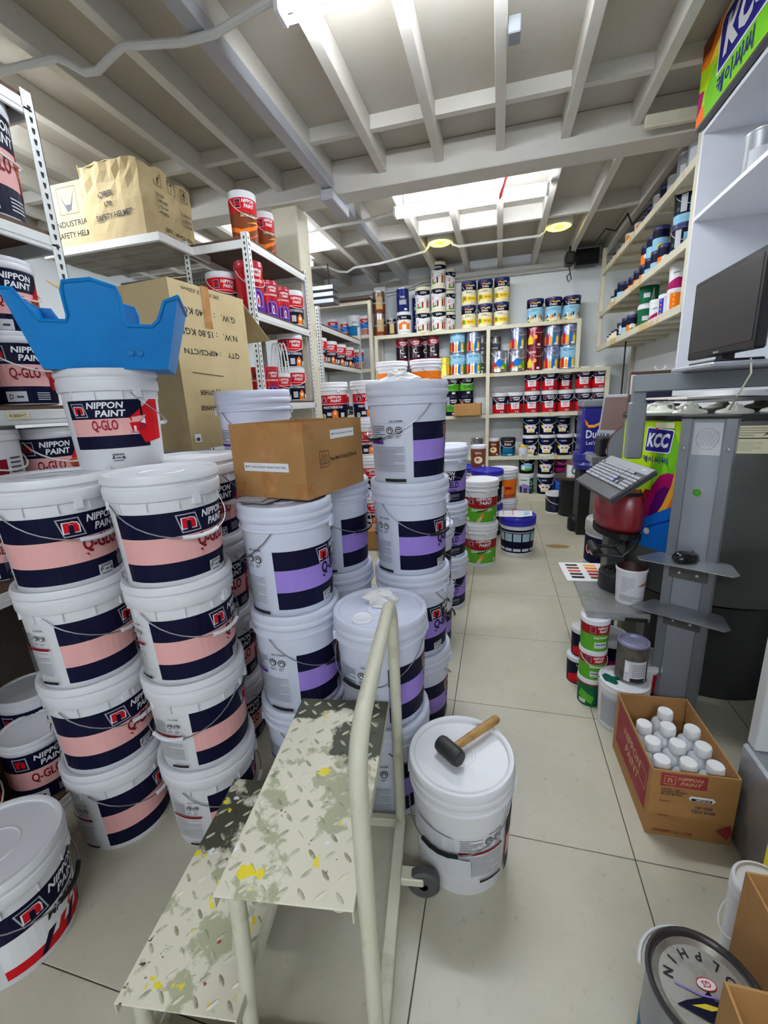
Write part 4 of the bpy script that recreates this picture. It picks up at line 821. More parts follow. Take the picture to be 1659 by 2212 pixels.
tp = MB(); tp.box(0,.001,-.034,.034,-.011,.011,mat('cream_paper_label',(226,214,170),0.7)); o = tp.build('shelf_label'); o.location=(RX+.0015,1.06,1.372); tag(o,'cream handwritten paper label taped to the rack shelf edge','label')
link('print', print_mesh('print',[T('5L QGLO = T',0,0,.010,'dgrey',.05)],on_plane((.001,0,0),(0,1,0),(0,0,1))), o)
# cans on the near rack
WN='on the left-edge rack'
G5='pink and navy can'
can('glo5',-1.605,1.195,1.973,G5+' with red lettering',WN+', second shelf from top',s=1.3,sz=1.55,rot=.75,hrot=.3)
can('glo5',-1.60,.88,1.973,'pink and navy can mostly out of frame',WN+', second shelf from top',s=1.3,sz=1.5,rot=0.)
for i in range(2): can('glo5',-1.595,1.19,1.406+.222*i,G5,WN+', middle shelf',['lower','upper'][i],s=1.03,rot=.45 if i else .35,hrot=.35)
for i in range(2): can('glo5',-1.585,.97,1.406+.222*i,G5+' cut by the frame',WN+', middle shelf',['lower','upper'][i],s=1.0,rot=-.2)
can('glo5',-1.60,1.005,.856,'pink and navy can under the maroon-labelled tub',WN,s=1.05); can('globack',-1.60,1.005,1.093,'white tub with maroon back label',WN+', fourth shelf',rot=.25,s=.93,sz=.92)
for i in range(2): can('glo5',-1.595,1.225,.856+.237*i,G5+' beside the maroon-labelled tub',WN,['lower','upper'][i],s=1.0,sz=1.05,rot=.2,hrot=.6)
pail('glo','paint_pail',-1.64,.62,.856,.55,'squat white pail with pink band at the far left on the rack',None)
can('glo5',-1.582,.925,.061,G5+' with house picture',WN+', bottom shelf',s=1.08,rot=.28,hrot=2.6,handle=True); can('glo5',-1.735,1.04,.061,'large lidded tub in shadow',WN+', bottom shelf',s=1.12,sz=1.35,handle=False)
for i in range(3): can('glo5',-1.60,1.225,.061+.2*i,'pink and navy can in deep shadow',WN,['bottom','middle','top'][i],s=.88,rot=.3)
for i in range(2): can('glo5',-1.60,1.23-.0,.061+.232*i+0.0,'pink and navy can in deep shadow',WN+', bottom shelf',['lower','upper'][i],s=.95,handle=True) if False else None
can('glo5',-1.60,.69,.061,G5+' at the frame edge',WN+', bottom shelf',s=1.05)
# cans on the middle rack
WM='on the pillar rack'
can('satin',-1.56,2.74,2.363,'red and brown can',WM+', top shelf',rot=.2,s=1.0,hrot=.4); can('satin',-1.56,3.0,2.363,'red and brown can',WM+', top shelf',rot=.25,s=.8,sz=.95,hrot=.3)
can('bond5',-1.76,2.72,1.963,'white-lidded red and navy can',WM+', second shelf',rot=.25,hrot=.1)
can('bondred',-1.565,2.735,1.963,'red can with purple emblem',WM+', second shelf',rot=.35,sz=1.08,hrot=.2); can('bondred',-1.565,2.945,1.963,'red can with purple emblem',WM+', second shelf',rot=.35,s=.85,handle=False); can('bondred',-1.565,3.125,1.963,'red can with purple emblem',WM+', second shelf',rot=.35,s=.85,handle=False)
can('bond5',-1.565,3.32,1.963,'red and navy house can',WM+', second shelf',rot=.3,hrot=.3)
for i in range(2): can('bond5',-1.58,3.27,1.406+.247*i,'red and navy house can',WM+', third shelf',['lower','upper'][i],rot=.25,hrot=-.1)
can('bond5',-1.575,3.04,1.406,'rear red and navy can',WM+', third shelf',s=.8,rot=.2,handle=True); can('bondred',-1.575,2.86,1.406,'short red can with red lid',WM+', third shelf',s=.85,rot=.3,handle=False); can('bondred',-1.575,2.70,1.406,'short red can with red lid',WM+', third shelf',s=.8,rot=.3,handle=False)
can('bond5',-1.60,3.30,.856,'red and navy can',WM+', fourth shelf',s=1.1); can('bond5',-1.60,3.05,.856,'red and navy can',WM+', fourth shelf',s=1.1)
o=thing('empty_jug_handles','bunch of white plastic strap handles on the third shelf by the pillar','strap bundle',(-1.57,3.06,1.60))
for k in range(4): MB().tube([((-.04+.02*k)+.03*cos(a),.01*k,.0+.22*sin(a)) for a in [pi*i/10 for i in range(11)]],.005,STRAP,6).build('strap', o)
WR='on the rear left rack'
for y in (4.45,4.75,5.05,5.35): can('bond5',-1.83,y,1.801,'red and navy can',WR+', fourth shelf',s=.95)
for y in (4.45,4.75,5.05): can('bond5',-1.83,y,1.251,'red and navy can',WR+', third shelf',s=.95)
# bridging shelf with helmet cartons
t = thing('bridging_shelf','white board shelf bridging the racks under the helmet cartons','shelf')
WB = mat('white_board',(228,228,226),0.5,var=.08); UB=mat('grey_plank',(150,146,138),0.8,rgb2=(112,106,98),scale=5)
MB().bbox(-2.70,-1.86,2.322,2.345,2.300,2.345,.003,WB).build('front_edge', t); MB().bbox(-1.878,-1.855,2.345,2.78,2.300,2.345,.003,WB).build('side_edge', t)
for k in range(6): MB().bbox(-2.70,-1.882,2.348+.072*k,2.416+.072*k,2.308+.002*(k%2),2.338,.003,UB).build('plank', t)
o = MB(); o.box(-2.66,-1.945,2.84,2.85,1.2,2.28,mat('grey_pegboard',(128,126,120),0.8)); pg=o.build('pegboard'); tag(pg,'grey perforated board standing behind the tall tan carton','pegboard')
pm=MB()
for i in range(26):
    for j in range(22): pm.lathe([(.006,0),(0,0)],DARK,5,False,M=Matrix.Translation((-2.62+i*.026,2.8395,1.6+j*.03)) @ Matrix.Rotation(pi/2,4,'X'))
q=pm.build('hole_pattern',pg); q['kind']='stuff'
# ------------------------------------------------------------------ cartons
def carton(name, label, loc, rz, L, W, Hh, mt, flaps=(), wall=.004, prints=(), open_top=True, cat='carton', tape=None):
    """L along local x, W along local y; corner (0,0) is the near left bottom corner"""
    t = thing(name, label, cat, loc, rz)
    for nm,(a,b,c,d) in (('front_panel',(0,L,0,wall)),('back_panel',(0,L,W-wall,W)),('side_panel',(0,wall,wall,W-wall)),('side_panel',(L-wall,L,wall,W-wall))):
        MB().box(a,b,c,d,0,Hh,mt).build(nm, t)
    MB().box(wall,L-wall,wall,W-wall,0,wall,mt).build('bottom_panel', t)
    if not open_top: MB().box(0,L,0,W,Hh,Hh+wall,mt).build('top_panel', t)
    for (edge, ln, ang, frac) in flaps:
        if edge in 'fb':
            mb = MB().box(L*.02,L*frac,0,wall*.7,0,ln,mt); o = mb.build('flap', t)
            o.location = (0,0 if edge=='f' else W-wall,Hh); o.rotation_euler = ((ang if edge=='f' else -ang),0,0)
        else:
            mb = MB().box(0,wall*.7,W*.02,W*frac,0,ln,mt); o = mb.build('flap', t)
            o.location = (0 if edge=='l' else L-wall,0,Hh); o.rotation_euler = (0,(-ang if edge=='l' else ang),0)
    for side, shapes in prints:
        mp = {'f':on_plane((0,0,0),(1,0,0),(0,0,1)),'r':on_plane((L,0,0),(0,1,0),(0,0,1)),'l':on_plane((0,W,0),(0,-1,0),(0,0,1))}[side]
        link('print', print_mesh('print', shapes, mp), t)
    return t
# tall tan carton, printed upside down
up = pi
Lc, Wc, Hc = .56, .44, .66
pr_ = []
for (s_,u,v,h_,w_) in (('590 X 460 X 620mm',.17,.635,.016,.21),('G.W.   : 17.40 KGS',.20,.555,.026,.33),('N.W.   : 15.80 KGS',.20,.475,.026,.33),('QTY    : 40PCS/CTN',.20,.40,.026,.33),('RED',.345,.225,.020,.05),('OTHER',.13,.235,.020,.085),('YELLOW',.33,.165,.020,.095),('ORANGE',.13,.17,.020,.10)):
    pr_.append(T(s_,u,v,h_,'ink',w_,0,pi,.012))
for u,v in ((.40,.225),(.195,.235),(.40,.165),(.205,.17)): pr_.append(('l',[(u-.012,v-.012),(u+.012,v-.012),(u+.012,v+.012),(u-.012,v+.012),(u-.012,v-.012)],.002,'ink'))
pr_ += [('l',[(.06,.315),(.24,.305)],.003,'ink'),('l',[(.392,.16),(.398,.155),(.41,.175)],.002,'ink'),('r',.02,.055,.03,.065,'white'),('r',.028,.047,.036,.05,'dgrey')]
t = carton('tall_carton','tall tan carton with upside-down printing behind the blue bin',(-1.79,1.615,4*P15+.002),radians(-7),Lc,Wc,Hc,CARDT,(('b',.26,radians(128),.98),('l',.16,radians(60),.9)),prints=(('r',pr_),))
link('tape_strip', print_mesh('tape_strip',[('r',.17,.215,.50,.665,TAPE)],on_plane((Lc,0,0),(0,1,0),(0,0,1)),base=.0014),t)
fp=MB().box(.10,.50,0,.003,0,.20,CARDT).build('flap', t); fp.location=(0,.002,Hc); fp.rotation_euler=(radians(-74),0,0)
# brown carton on the lilac pails
pr_f=[('r',.05,.235,.085,.112,'white'),T('MI3991 : Interior & Exterior Collection C/Card  500pcs',.14,.0985,.008,'ink',.17)]
pr_r=[('r',.14,.285,.175,.203,'white'),T('MI3991 Interior & Exterior C/Card  50pcs',.212,.189,.008,'dgrey',.13),('l',[(.075,.09),(.125,.09),(.125,.14),(.075,.14),(.075,.09)],.0018,'ink'),('l',[(.080,.10),(.092,.13),(.103,.10),(.080,.10)],.0016,'ink'),('l',[(.098,.10),(.109,.13),(.120,.10),(.098,.10)],.0016,'ink'),T('Paper Multi Coatings (S) Pte Ltd.',.215,.11,.016,'ink',.165)]
t = carton('cardboard_carton','brown taped carton with white strip labels on top of the lilac-banded pails',(-.853,1.255,3*P20+.014),radians(-13),.30,.34,.235,CARD,(),prints=(('f',pr_f),('r',pr_r)))
for a,b in ((.12,.18),): link('tape_strip', print_mesh('tape_strip',[('r',a,b,.0,.236,TAPE)],on_plane((0,0,0),(1,0,0),(0,0,1)),base=.0002),t)
for q in (('r',-.0,.045,.0,.05,TAPE),('r',-.0,.05,.18,.236,TAPE)): link('tape_strip', print_mesh('tape_strip',[q],on_plane((.30,0,0),(0,1,0),(0,0,1)),base=.0002),t)
for q in (('r',.25,.30,.0,.05,TAPE),('r',.25,.30,.18,.236,TAPE),('r',0,.05,0,.05,TAPE)): link('tape_strip', print_mesh('tape_strip',[q],on_plane((0,0,0),(1,0,0),(0,0,1)),base=.0003),t)
for k,(dx,rz) in enumerate(((0,.1),(.03,-.2),(-.03,.3))):
    o=MB().box(-.05,.05,-.035,.035,0,.0015,mat('glossy_paper',(176,178,180),.35)).build('paper_sheet'); o.location=(-.765+dx,1.20,3*P20+.0125-.0035*k); o.rotation_euler=(0,0,rz); tag(o,['white paper sheet poking out under the brown carton, top one','white paper sheet poking out under the brown carton, middle one','white paper sheet poking out under the brown carton, lowest one'][k],'paper')
# helmet cartons on the bridging shelf
def crumpled(name,label,loc,rz,L,W,Hh,mt,amp,prints):
    t = thing(name,label,'carton',loc,rz); rnd=random.Random(3)
    def wall(nm,o,ua,n_,w_):
        mb=MB(); N,Mh=10,8; V=[]
        for j in range(Mh+1):
            for i in range(N+1):
                e=(j/Mh); d=amp*(rnd.uniform(-1,1))*(.15+e*e) if 0<i<N else amp*.5*rnd.uniform(-1,1)*e
                top=(rnd.uniform(-.02,.012) if j==Mh else 0)
                V.append(Vector(o)+Vector(ua)*(w_*i/N)+Vector((0,0,Hh*j/Mh+top))+Vector(n_)*d)
        mb.add(V,[(j*(N+1)+i,j*(N+1)+i+1,(j+1)*(N+1)+i+1,(j+1)*(N+1)+i) for j in range(Mh) for i in range(N)],mt)
        ob=mb.build(nm,t); md=ob.modifiers.new('thickness','SOLIDIFY'); md.thickness=.004; return ob
    wall('front_panel',(0,0,0),(1,0,0),(0,-1,0),L); wall('side_panel',(L,0,0),(0,1,0),(1,0,0),W); wall('side_panel',(0,W,0),(0,-1,0),(-1,0,0),W); wall('back_panel',(L,W,0),(-1,0,0),(0,1,0),L)
    MB().box(.004,L-.004,.004,W-.004,0,.004,mt).build('bottom_panel',t)
    mb=MB(); 
    for (a,b,c,d,h0,h1) in ((0,L*.5,0,W,0.0,.02),(L*.5,L,0,W,.02,.0)): mb.add([(a,c,Hh+h0-.015),(b,c,Hh+h1-.015),(b,d,Hh+h1-.02),(a,d,Hh+h0-.02)],[(0,1,2,3)],mt)
    ob=mb.build('top_flap',t); md=ob.modifiers.new('thickness','SOLIDIFY'); md.thickness=.004
    for side,shapes in prints:
        mp={'f':on_plane((0,0,0),(1,0,0),(0,0,1)),'r':on_plane((L,0,0),(0,1,0),(0,0,1))}[side]
        link('print',print_mesh('print',shapes,mp,base=.006),t)
    return t
pf=[T('CYBER',.16,.24,.030,'ink',.10,0,.06),T('170',.17,.19,.026,'ink',.05,0,.06),T('SAFETY HELMET',.20,.13,.030,'ink',.25,0,.06)]
prr=[T('COLOUR',.16,.265,.016,'ink',.07),T('QTY  : 40 PCS /CTN',.30,.09,.024,'ink',.26),T('N.W.',.22,.055,.022,'ink',.06),T('G.W.',.22,.02,.022,'ink',.06)]
for i,(a,b) in enumerate((('BLUE','WHITE'),('YELLOW','ORANGE'),('RED','OTHER'))):
    v=.235-.03*i
    for u,s_ in ((.16,a),(.38,b)): prr+=[('l',[(u-.04,v-.009),(u-.024,v-.009),(u-.024,v+.009),(u-.04,v+.009),(u-.04,v-.009)],.002,'ink'),T(s_,u+.02,v,.014,'ink',.07)]
for u in (.15,.27,.39): prr+=[('l',[(u-.03,.31),(u+.03,.31),(u+.03,.375),(u-.03,.375),(u-.03,.31)],.003,'ink'),('p',[(u-.004,.32),(u+.004,.32),(u+.004,.345),(u+.015,.345),(u,.367),(u-.015,.345),(u-.004,.345)],'ink')]
crumpled('helmet_carton','torn tan helmet carton with crumpled top on the bridging shelf',(-2.36,2.35,2.346),radians(2),.39,.46,.40,CARDT,.016,(('f',pf),('r',prr)))
o=[('l',[(.10,.20),(.24,.20),(.24,.34),(.10,.34),(.10,.20)],.003,'ink'),('p',[(.11,.32),(.15,.25),(.19,.25),(.23,.33),(.19,.22),(.16,.21)],'dgrey'),T('INDUSTRIAL',.18,.15,.032,'ink',.27),T('SAFETY HELMET',.20,.09,.032,'ink',.30)]
carton('helmet_carton','clean tan helmet carton half hidden behind the left rack post',(-2.695,2.40,2.346),0,.30,.36,.36,CARDT,open_top=False,prints=(('f',[(q if q[0]!='t' else q) for q in o]),))

# ------------------------------------------------------------------ right wall shelf
t = thing('wall_shelf_unit','cream wooden shelf unit hung high on the right wall','shelf unit')
WX0, WX1, WY0, WY1 = 1.10, XR-.002, 3.36, 5.86
for z in (1.885,2.26,2.70):
    o = MB().bbox(WX0+.03,WX1,WY0,WY1,z-.02,z,.002,CREAM).build('shelf', t)
    MB().bbox(WX0,WX0+.03,WY0,WY1,z-.055,z,.003,TAPED).build('edge_strip', o)
    for k in range(7): MB().bbox(WX0+.03,WX1,WY0+.05+.36*k,WY0+.10+.36*k,z-.045,z-.02,.002,CREAM).build('batten', o)
MB().bbox(WX0-.004,WX0+.07,WY0-.05,WY0,1.83,2.93,.003,CREAM).build('upright', t); MB().bbox(WX0-.002,WX0+.04,WY1,WY1+.04,1.83,2.93,.003,CREAM).build('upright', t)
MB().bbox(WX1-.04,WX1,WY0-.04,WY0,1.83,2.93,.003,CREAM).build('upright', t); MB().bbox(WX1-.04,WX1,WY1,WY1+.04,1.30,2.93,.003,CREAM).build('upright', t)
MB().bbox(.80,WX0-.005,3.32,3.36,2.86,2.925,.004,CREAM).build('tie_beam', t)
WW='on the right wall shelf'
def wrow(items, z, lvl):
    for it in items:
        key,y,desc = it[:3]; s = it[3] if len(it) > 3 else 1; n = it[4] if len(it) > 4 else 1; x = it[5] if len(it) > 5 else 1.215
        for i in range(n): can(key, x, y, z+i*CANS[key]['h']*s*1.005, desc, WW+', '+lvl, ['lower','upper'][i] if n > 1 else '', s=s, rot=random.uniform(-.3,.1))
wrow([('orangebar',3.80,'white and orange tub',.98),('pinkwhite',3.70,'white and magenta tub',.95,1,1.33),('bluebar',3.98,'white and blue striped tub'),('pinkwhite',4.18,'white and magenta tub'),('dgreen',4.45,'dark green tub',1.05,2),('dgreen',4.62,'rear dark green tub',.9,2,1.34),('orangeblue',4.86,'navy and orange tub'),('skyblue',5.03,'navy and sky-blue tub'),('bluetub',5.22,'navy-lidded tub',.62),('smallwhite',5.40,'small cream pot'),('smallwhite',5.52,'small cream pot'),('smallwhite',5.64,'small cream pot',.9),('smallwhite',5.75,'small cream pot',.8)],1.886,'lower shelf')
can('pinkwhite',1.215,3.72+.08,1.886+.168,'white and magenta tub on the orange tub',WW+', lower shelf',s=.98)
wrow([('bluetub',3.86,'navy-lidded tub',.86,2,1.24),('orangeblue',4.12,'navy and orange tub',1.0),('skyblue',4.15,'navy and sky-blue tub',1.1,1,1.33),('skyblue',4.28,'navy and sky-blue tub',1.0,2),('skyblue',4.44,'navy and sky-blue tub beside its twin',.95,2),('orangeblue',4.60,'navy and orange tub',.9,2),('orangeblue',4.78,'navy and orange tub',.9),('orangeblue',4.96,'navy and orange tub',.85),('orangeblue',5.10,'navy and orange tub',.8),('skyblue',5.32,'navy and sky-blue tub',1.05),('skyblue',5.48,'navy and sky-blue tub',.9),('smallwhite',5.66,'small cream pot')],2.261,'middle shelf')
wrow([('greytub',3.62,'grey tin',1.1,2),('greytub',3.82,'grey tin',1.0),('greytub',4.05,'grey tin',.8),('orangeblue',4.22,'navy and orange tub',.95),('greytub',4.37,'grey tin',.8),('skyblue',4.55,'navy and sky-blue tub',.8),('skyblue',4.70,'navy and sky-blue tub',.75),('orangebar',4.90,'white and orange tub',.8),('smallwhite',5.05,'small cream pot',1.1),('orangebar',5.2,'white and orange tub',.85),('greytub',5.4,'grey tin',.6),('greytub',5.56,'grey tin',.6),('smallwhite',5.72,'small cream pot')],2.701,'top shelf')
# ------------------------------------------------------------------ white cabinet with sign
t = thing('white_cabinet','tall white open cabinet along the right wall, under the colourful sign','cabinet')
CW = mat('white_laminate',(224,226,232),0.35,var=.04)
CX0, CX1, CY0, CY1 = 1.00, XR-.002, .2, 3.02
MB().bbox(CX0,CX1,CY1-.02,CY1,1.32,2.95,.002,CW).build('end_panel', t); MB().bbox(CX0,CX1,CY0,CY0+.02,1.32,2.95,.002,CW).build('end_panel', t)
MB().bbox(CX1-.015,CX1,CY0+.02,CY1-.02,1.32,2.95,.002,CW).build('back_panel', t)
for z in (2.255,2.66): MB().bbox(CX0,CX1-.015,CY0+.02,CY1-.02,z-.022,z,.002,CW).build('shelf', t)
MB().bbox(CX0,CX1-.015,CY0+.02,CY1-.02,1.32,1.345,.002,CW).build('shelf', t)
for y,s_ in ((2.62,1.0),(2.30,1.3),(2.05,1.3)): can('greytub',1.12,y,2.256,'grey tin','in the white cabinet',s=s_)
sg = thing('shop_sign','lime green sign with white lettering on navy above the white cabinet','sign',(CX0-.03,3.03,2.66))
SL, SH = 2.8, .37
MB().bbox(0,.028,-SL,0,0,SH,.002,mat('sign_case',(60,62,66),.4)).build('case', sg)
S=[('r',0,SL,.015,SH,'lime'),('p',[(0,.015),(.10,.015),(.16,.06),(.05,.09),(0,.06)],'orange'),('p',[(0,.06),(.05,.09),(.07,.15),(0,.17)],'magenta'),('p',[(.10,.02),(.5,.02),(1.0,.02),(.9,.10),(.5,.14),(.16,.20),(.08,.12)],'lgreen'),('p',[(.0,.26),(.10,.24),(.22,.30),(.30,.37),(0,.37)],'orange'),('p',[(.0,.31),(.10,.30),(.18,.37),(0,.37)],'brown'),('p',[(.10,.24),(.22,.22),(.24,.36),(.30,.37),(.20,.30)],'yellow'),('p',[(.72,.37),(.76,.16),(1.5,.05),(2.8,.1),(2.8,.37)],'yellow'),('p',[(.95,.37),(1.0,.20),(1.8,.10),(2.8,.2),(2.8,.37)],'lime'),('p',[(.75,.015),(2.8,.015),(2.8,.06),(1.1,.045)],'bblue'),('p',[(.30,.37),(.36,.352),(.80,.352),(.9,.37)],'amber')]
S+=[('p',[(.20,.13),(.66,.13),(.70,.15),(.70,.33),(.67,.355),(.23,.355),(.20,.33)],'white'),('p',[(.21,.14),(.655,.14),(.69,.155),(.69,.33),(.665,.345),(.235,.345),(.21,.325)],'royal'),T('KCC',.45,.245,.145,'white',.38,.15,0,.05),('p',[(.33,.335),(.36,.335),(.385,.37),(.36,.37)],'red')]
def hangul(u0,v0,s,col='royal'):
    """four syllable blocks drawn stroke by stroke"""
    W=.13*s; st=[]
    def L(*p): st.append(('l',[(u0+a*s,v0+b*s) for a,b in p],W,col))
    x=0; L((x,.9),(x+.45,.9),(x+.35,.25)); L((x,.6),(x+.42,.6)); L((x+.5,.58),(x+.66,.58)); L((x+.66,1),(x+.66,0)); L((x+.86,1.05),(x+.86,-.05))
    x=1.15; st.append(('o',u0+(x+.25)*s,v0+.58*s,.27*s,.3*s,W,col)); L((x+.8,1.05),(x+.8,-.05))
    for x in (2.25,3.4):
        L((x+.2,.95),(x+.18,.6),(x,.2)); L((x+.18,.6),(x+.32,.25)); L((x+.55,.95),(x+.53,.6),(x+.35,.2)); L((x+.53,.6),(x+.70,.25)); L((x+.9,1.05),(x+.9,-.05))
    return st
S+=hangul(.22,.035,.075)
link('artwork', print_mesh('artwork',S,on_plane((0,0,0),(0,-1,0),(0,0,1)),base=.0006), sg)
# ------------------------------------------------------------------ tinting machine
MC, MR = (1.0,2.33), .40
t = thing('tinting_machine','round grey paint tinting machine with a colourful wrap and white canister lids','tinting machine',(MC[0],MC[1],0))
MB().lathe([(0,.47),(MR,.47),(MR,1.235),(MR+.012,1.238),(MR+.012,1.252),(MR,1.255),(0,1.255)],DGREYM,64).build('body', t)
MB().lathe([(0,0),(MR-.05,0),(MR-.05,.44),(0,.44)],mat('dark_base_cabinet',(40,40,40),.5),48).build('base_cabinet', t)
MB().lathe([(MR+.0125,1.236),(MR+.0145,1.238),(MR+.0145,1.254),(MR+.0125,1.256)],BLACKP,64).build('rim_band', t)
R_=MR
S=[('r',-1.75*R_,-.50*R_,.665,1.232,'lgreen'),('p',[(-1.75*R_,1.232),(-.95*R_,1.232),(-1.0*R_,1.05),(-1.1*R_,1.0),(-1.75*R_,.95)],'lime'),('p',[(-1.3*R_,1.232),(-1.17*R_,1.232),(-1.2*R_,1.18),(-1.3*R_,1.18)],'yellow'),('p',[(-.85*R_,1.232),(-.5*R_,1.232),(-.5*R_,1.0),(-.75*R_,1.12)],'lime'),('p',[(-1.75*R_,.9),(-1.2*R_,.98),(-1.0*R_,1.02),(-1.05*R_,.88),(-1.75*R_,.80)],'lime'),
  ('p',[(-1.25*R_,.82),(-1.08*R_,.93),(-1.0*R_,.93),(-1.02*R_,.80),(-1.2*R_,.75)],'crimson'),('p',[(-1.2*R_,.84),(-.95*R_,.86),(-.95*R_,.78),(-1.2*R_,.74)],'lime'),
  ('p',[(-1.08*R_,.75),(-1.06*R_,.86),(-1.0*R_,.95),(-.92*R_,1.0),(-.84*R_,1.015),(-.75*R_,1.01),(-.7*R_,.7),(-1.0*R_,.7)],'magenta'),('p',[(-1.02*R_,.75),(-.99*R_,.86),(-.93*R_,.93),(-.86*R_,.955),(-.76*R_,.95),(-.7*R_,.7),(-1.0*R_,.7)],'violet'),
  ('p',[(-.74*R_,1.12),(-.60*R_,1.15),(-.60*R_,.78),(-.95*R_,.80),(-.86*R_,.87),(-.79*R_,.96)],'amber'),('p',[(-.70*R_,1.0),(-.60*R_,1.05),(-.60*R_,.78),(-.88*R_,.80),(-.8*R_,.87)],'orange'),
  ('p',[(-1.75*R_,.70),(-1.2*R_,.76),(-.75*R_,.875),(-.5*R_,.90),(-.5*R_,.665),(-1.75*R_,.665)],'bblue'),('p',[(-1.75*R_,.67),(-1.2*R_,.72),(-.75*R_,.82),(-.5*R_,.84),(-.5*R_,.665),(-1.75*R_,.665)],'blue'),('p',[(-1.75*R_,.67),(-1.2*R_,.715),(-.75*R_,.81),(-.5*R_,.83),(-.5*R_,.665),(-1.75*R_,.665)],'bblue')]
S+=[('p',[(-1.145*R_,1.103),(-1.13*R_,1.098),(-.86*R_,1.096),(-.84*R_,1.102),(-.815*R_,1.19),(-.83*R_,1.197),(-1.11*R_,1.206),(-1.128*R_,1.199)],'white'),('p',[(-1.136*R_,1.106),(-1.125*R_,1.102),(-.865*R_,1.101),(-.85*R_,1.105),(-.825*R_,1.187),(-.835*R_,1.192),(-1.108*R_,1.201),(-1.12*R_,1.196)],'royal'),
  T('KCC',-.985*R_,1.15,.062,'white',.098,.15,0,.05),('p',[(-1.03*R_,1.193),(-1.0*R_,1.193),(-.97*R_,1.222),(-1.0*R_,1.222)],'red')]
S+=hangul(-1.155*R_,1.052,.0275)
S+=[('r',-1.02*R_,-.82*R_,1.203,1.226,'cream'),('e',-1.0*R_,.742,.017,.017,'silver'),('e',-1.0*R_,.742,.013,.013,'white')]
link('wrap', print_mesh('wrap',S,on_cone(lambda v: MR,MR),du=.02,base=.0008), t)
S=[('r',-.33*R_,.25*R_,1.17,1.215,'cream'),('r',-.34*R_,.25*R_,1.11,1.165,'cream')]+lines(-.30*R_,-.05*R_,1.175,1.21,4,.0018,'dgrey')+lines(-.32*R_,-.1*R_,1.12,1.155,6,.0012,'grey')+[T('Alu',-.06*R_,1.185,.02,'ink',.03,.3)]
link('paper_note', print_mesh('paper_note',S,on_cone(lambda v: MR,MR),du=.02,base=.0008), t)
CANL = mat('milky_plastic',(226,228,212),.35)
for i in range(12):
    a=2*pi*i/12+.2; r_=.29
    c=thing('canister_lid', f'milky white colourant canister lid on the tinting machine, number {i+1} clockwise' ,'lid',(MC[0]+r_*cos(a),MC[1]+r_*sin(a),1.256),a,'canister lids')
    c['label']='milky white handled canister lid on top of the round tinting machine'
    MB().lathe([(0,0),(.062,0),(.064,.006),(.058,.014),(.03,.022),(.022,.034),(.018,.036),(0,.036)],CANL,20).build('cap', c)
    MB().tube([(-.055,0,.01),(-.055,0,.03),(-.042,0,.04),(-.02,0,.036),(0,0,.040),(.02,0,.036),(.042,0,.04),(.055,0,.03),(.055,0,.01)],.005,CANL,6).build('handle', c)
t = thing('paper_stack','stack of white papers and sheets lying over the canister lids','papers',(0,0,0))
for k,(x,y,a) in enumerate(((.98,2.36,.1),(1.02,2.40,-.2),(.95,2.42,.3))): o=MB().box(-.21,.21,-.15,.15,0,.008,[WHITE,mat('glossy_paper2',(206,208,214),.3),mat('pale_card',(226,220,206),.6)][k]).build('sheet', t); o.location=(x,y,1.2985+.0085*k); o.rotation_euler=(0,0,a)
# column with plates
t = thing('machine_column','tall grey metal column with drawings and green sticker in front of the tinting machine','column',(.752,1.868,0),radians(-30))
MB().bbox(-.085,.085,.004,.055,0,1.252,.003,LGREYM).build('column_body', t)
MB().bbox(-.085,-.050,-.012,.004,0,1.252,.002,GREYM).build('side_flange', t); MB().bbox(.050,.085,-.012,.004,0,1.252,.002,GREYM).build('side_flange', t)
MB().box(-.089,.089,-.014,.057,1.252,1.258,BLACKP).build('top_cap', t)
for e in (-.068,.068):
    MB().lathe([(.007,0),(.006,.004),(0,.005)],TIN,12,M=Matrix.Translation((e,-.012,1.14)) @ Matrix.Rotation(pi/2,4,'X')).build('screw', t)
S=[('r',-.044,.044,1.115,1.235,'lgrey'),('o',0,1.175,.036,.04,.0015,'grey')]+[('o',-.021+.014*i+(.007 if j%2 else 0),1.155+.014*j,.006,.006,.001,'grey') for i in range(4) for j in range(4)]+[('e',-.01,.97,.014,.014,'green'),('e',-.01,.97,.010,.010,'dgreen'),('e',-.01,.97,.008,.008,'green')]
S=[q for q in S]; link('paper_drawing', print_mesh('paper_drawing',S,on_plane((0,.004,0),(1,0,0),(0,0,1))), t)
for z in (.705,.49):
    p=MB().prism([(-.15,-.13),(.15,-.13),(.165,-.10),(.13,.0),(.11,.01),(-.11,.01),(-.165,-.105)],z-.003,z,STEEL if z<.6 else mat('pale_steel_plate',(176,182,184),.25,.6)).build('plate', t)
    MB().bbox(-.065,.065,-.014,-.008,z-.09,z-.003,.002,DGREYM).build('plate_bracket', t)
    for e in (-.03,.03): MB().lathe([(.007,0),(.006,.004),(0,.005)],TIN,10,M=Matrix.Translation((e,-.014,z-.065)) @ Matrix.Rotation(pi/2,4,'X')).build('screw', t)
t = thing('computer_mouse','black computer mouse on the upper steel plate of the column','mouse',(.722,1.835,.7055),radians(-50))
mb=MB(); N=14
prof=[(0,.0),(.85,.002),(1,.010),(.96,.020),(.78,.030),(.45,.036),(0,.038)]
V=[];Fc=[]
for j,(r_,z_) in enumerate(prof):
    for i in range(N): a=2*pi*i/N; V.append((.037*r_*cos(a)*(1-.12*sin(a)),.064*r_*sin(a),z_*(1-.18*sin(a)*(r_>.3))))
for j in range(len(prof)-1):
    for i in range(N): Fc.append((j*N+i,j*N+(i+1)%N,(j+1)*N+(i+1)%N,(j+1)*N+i))
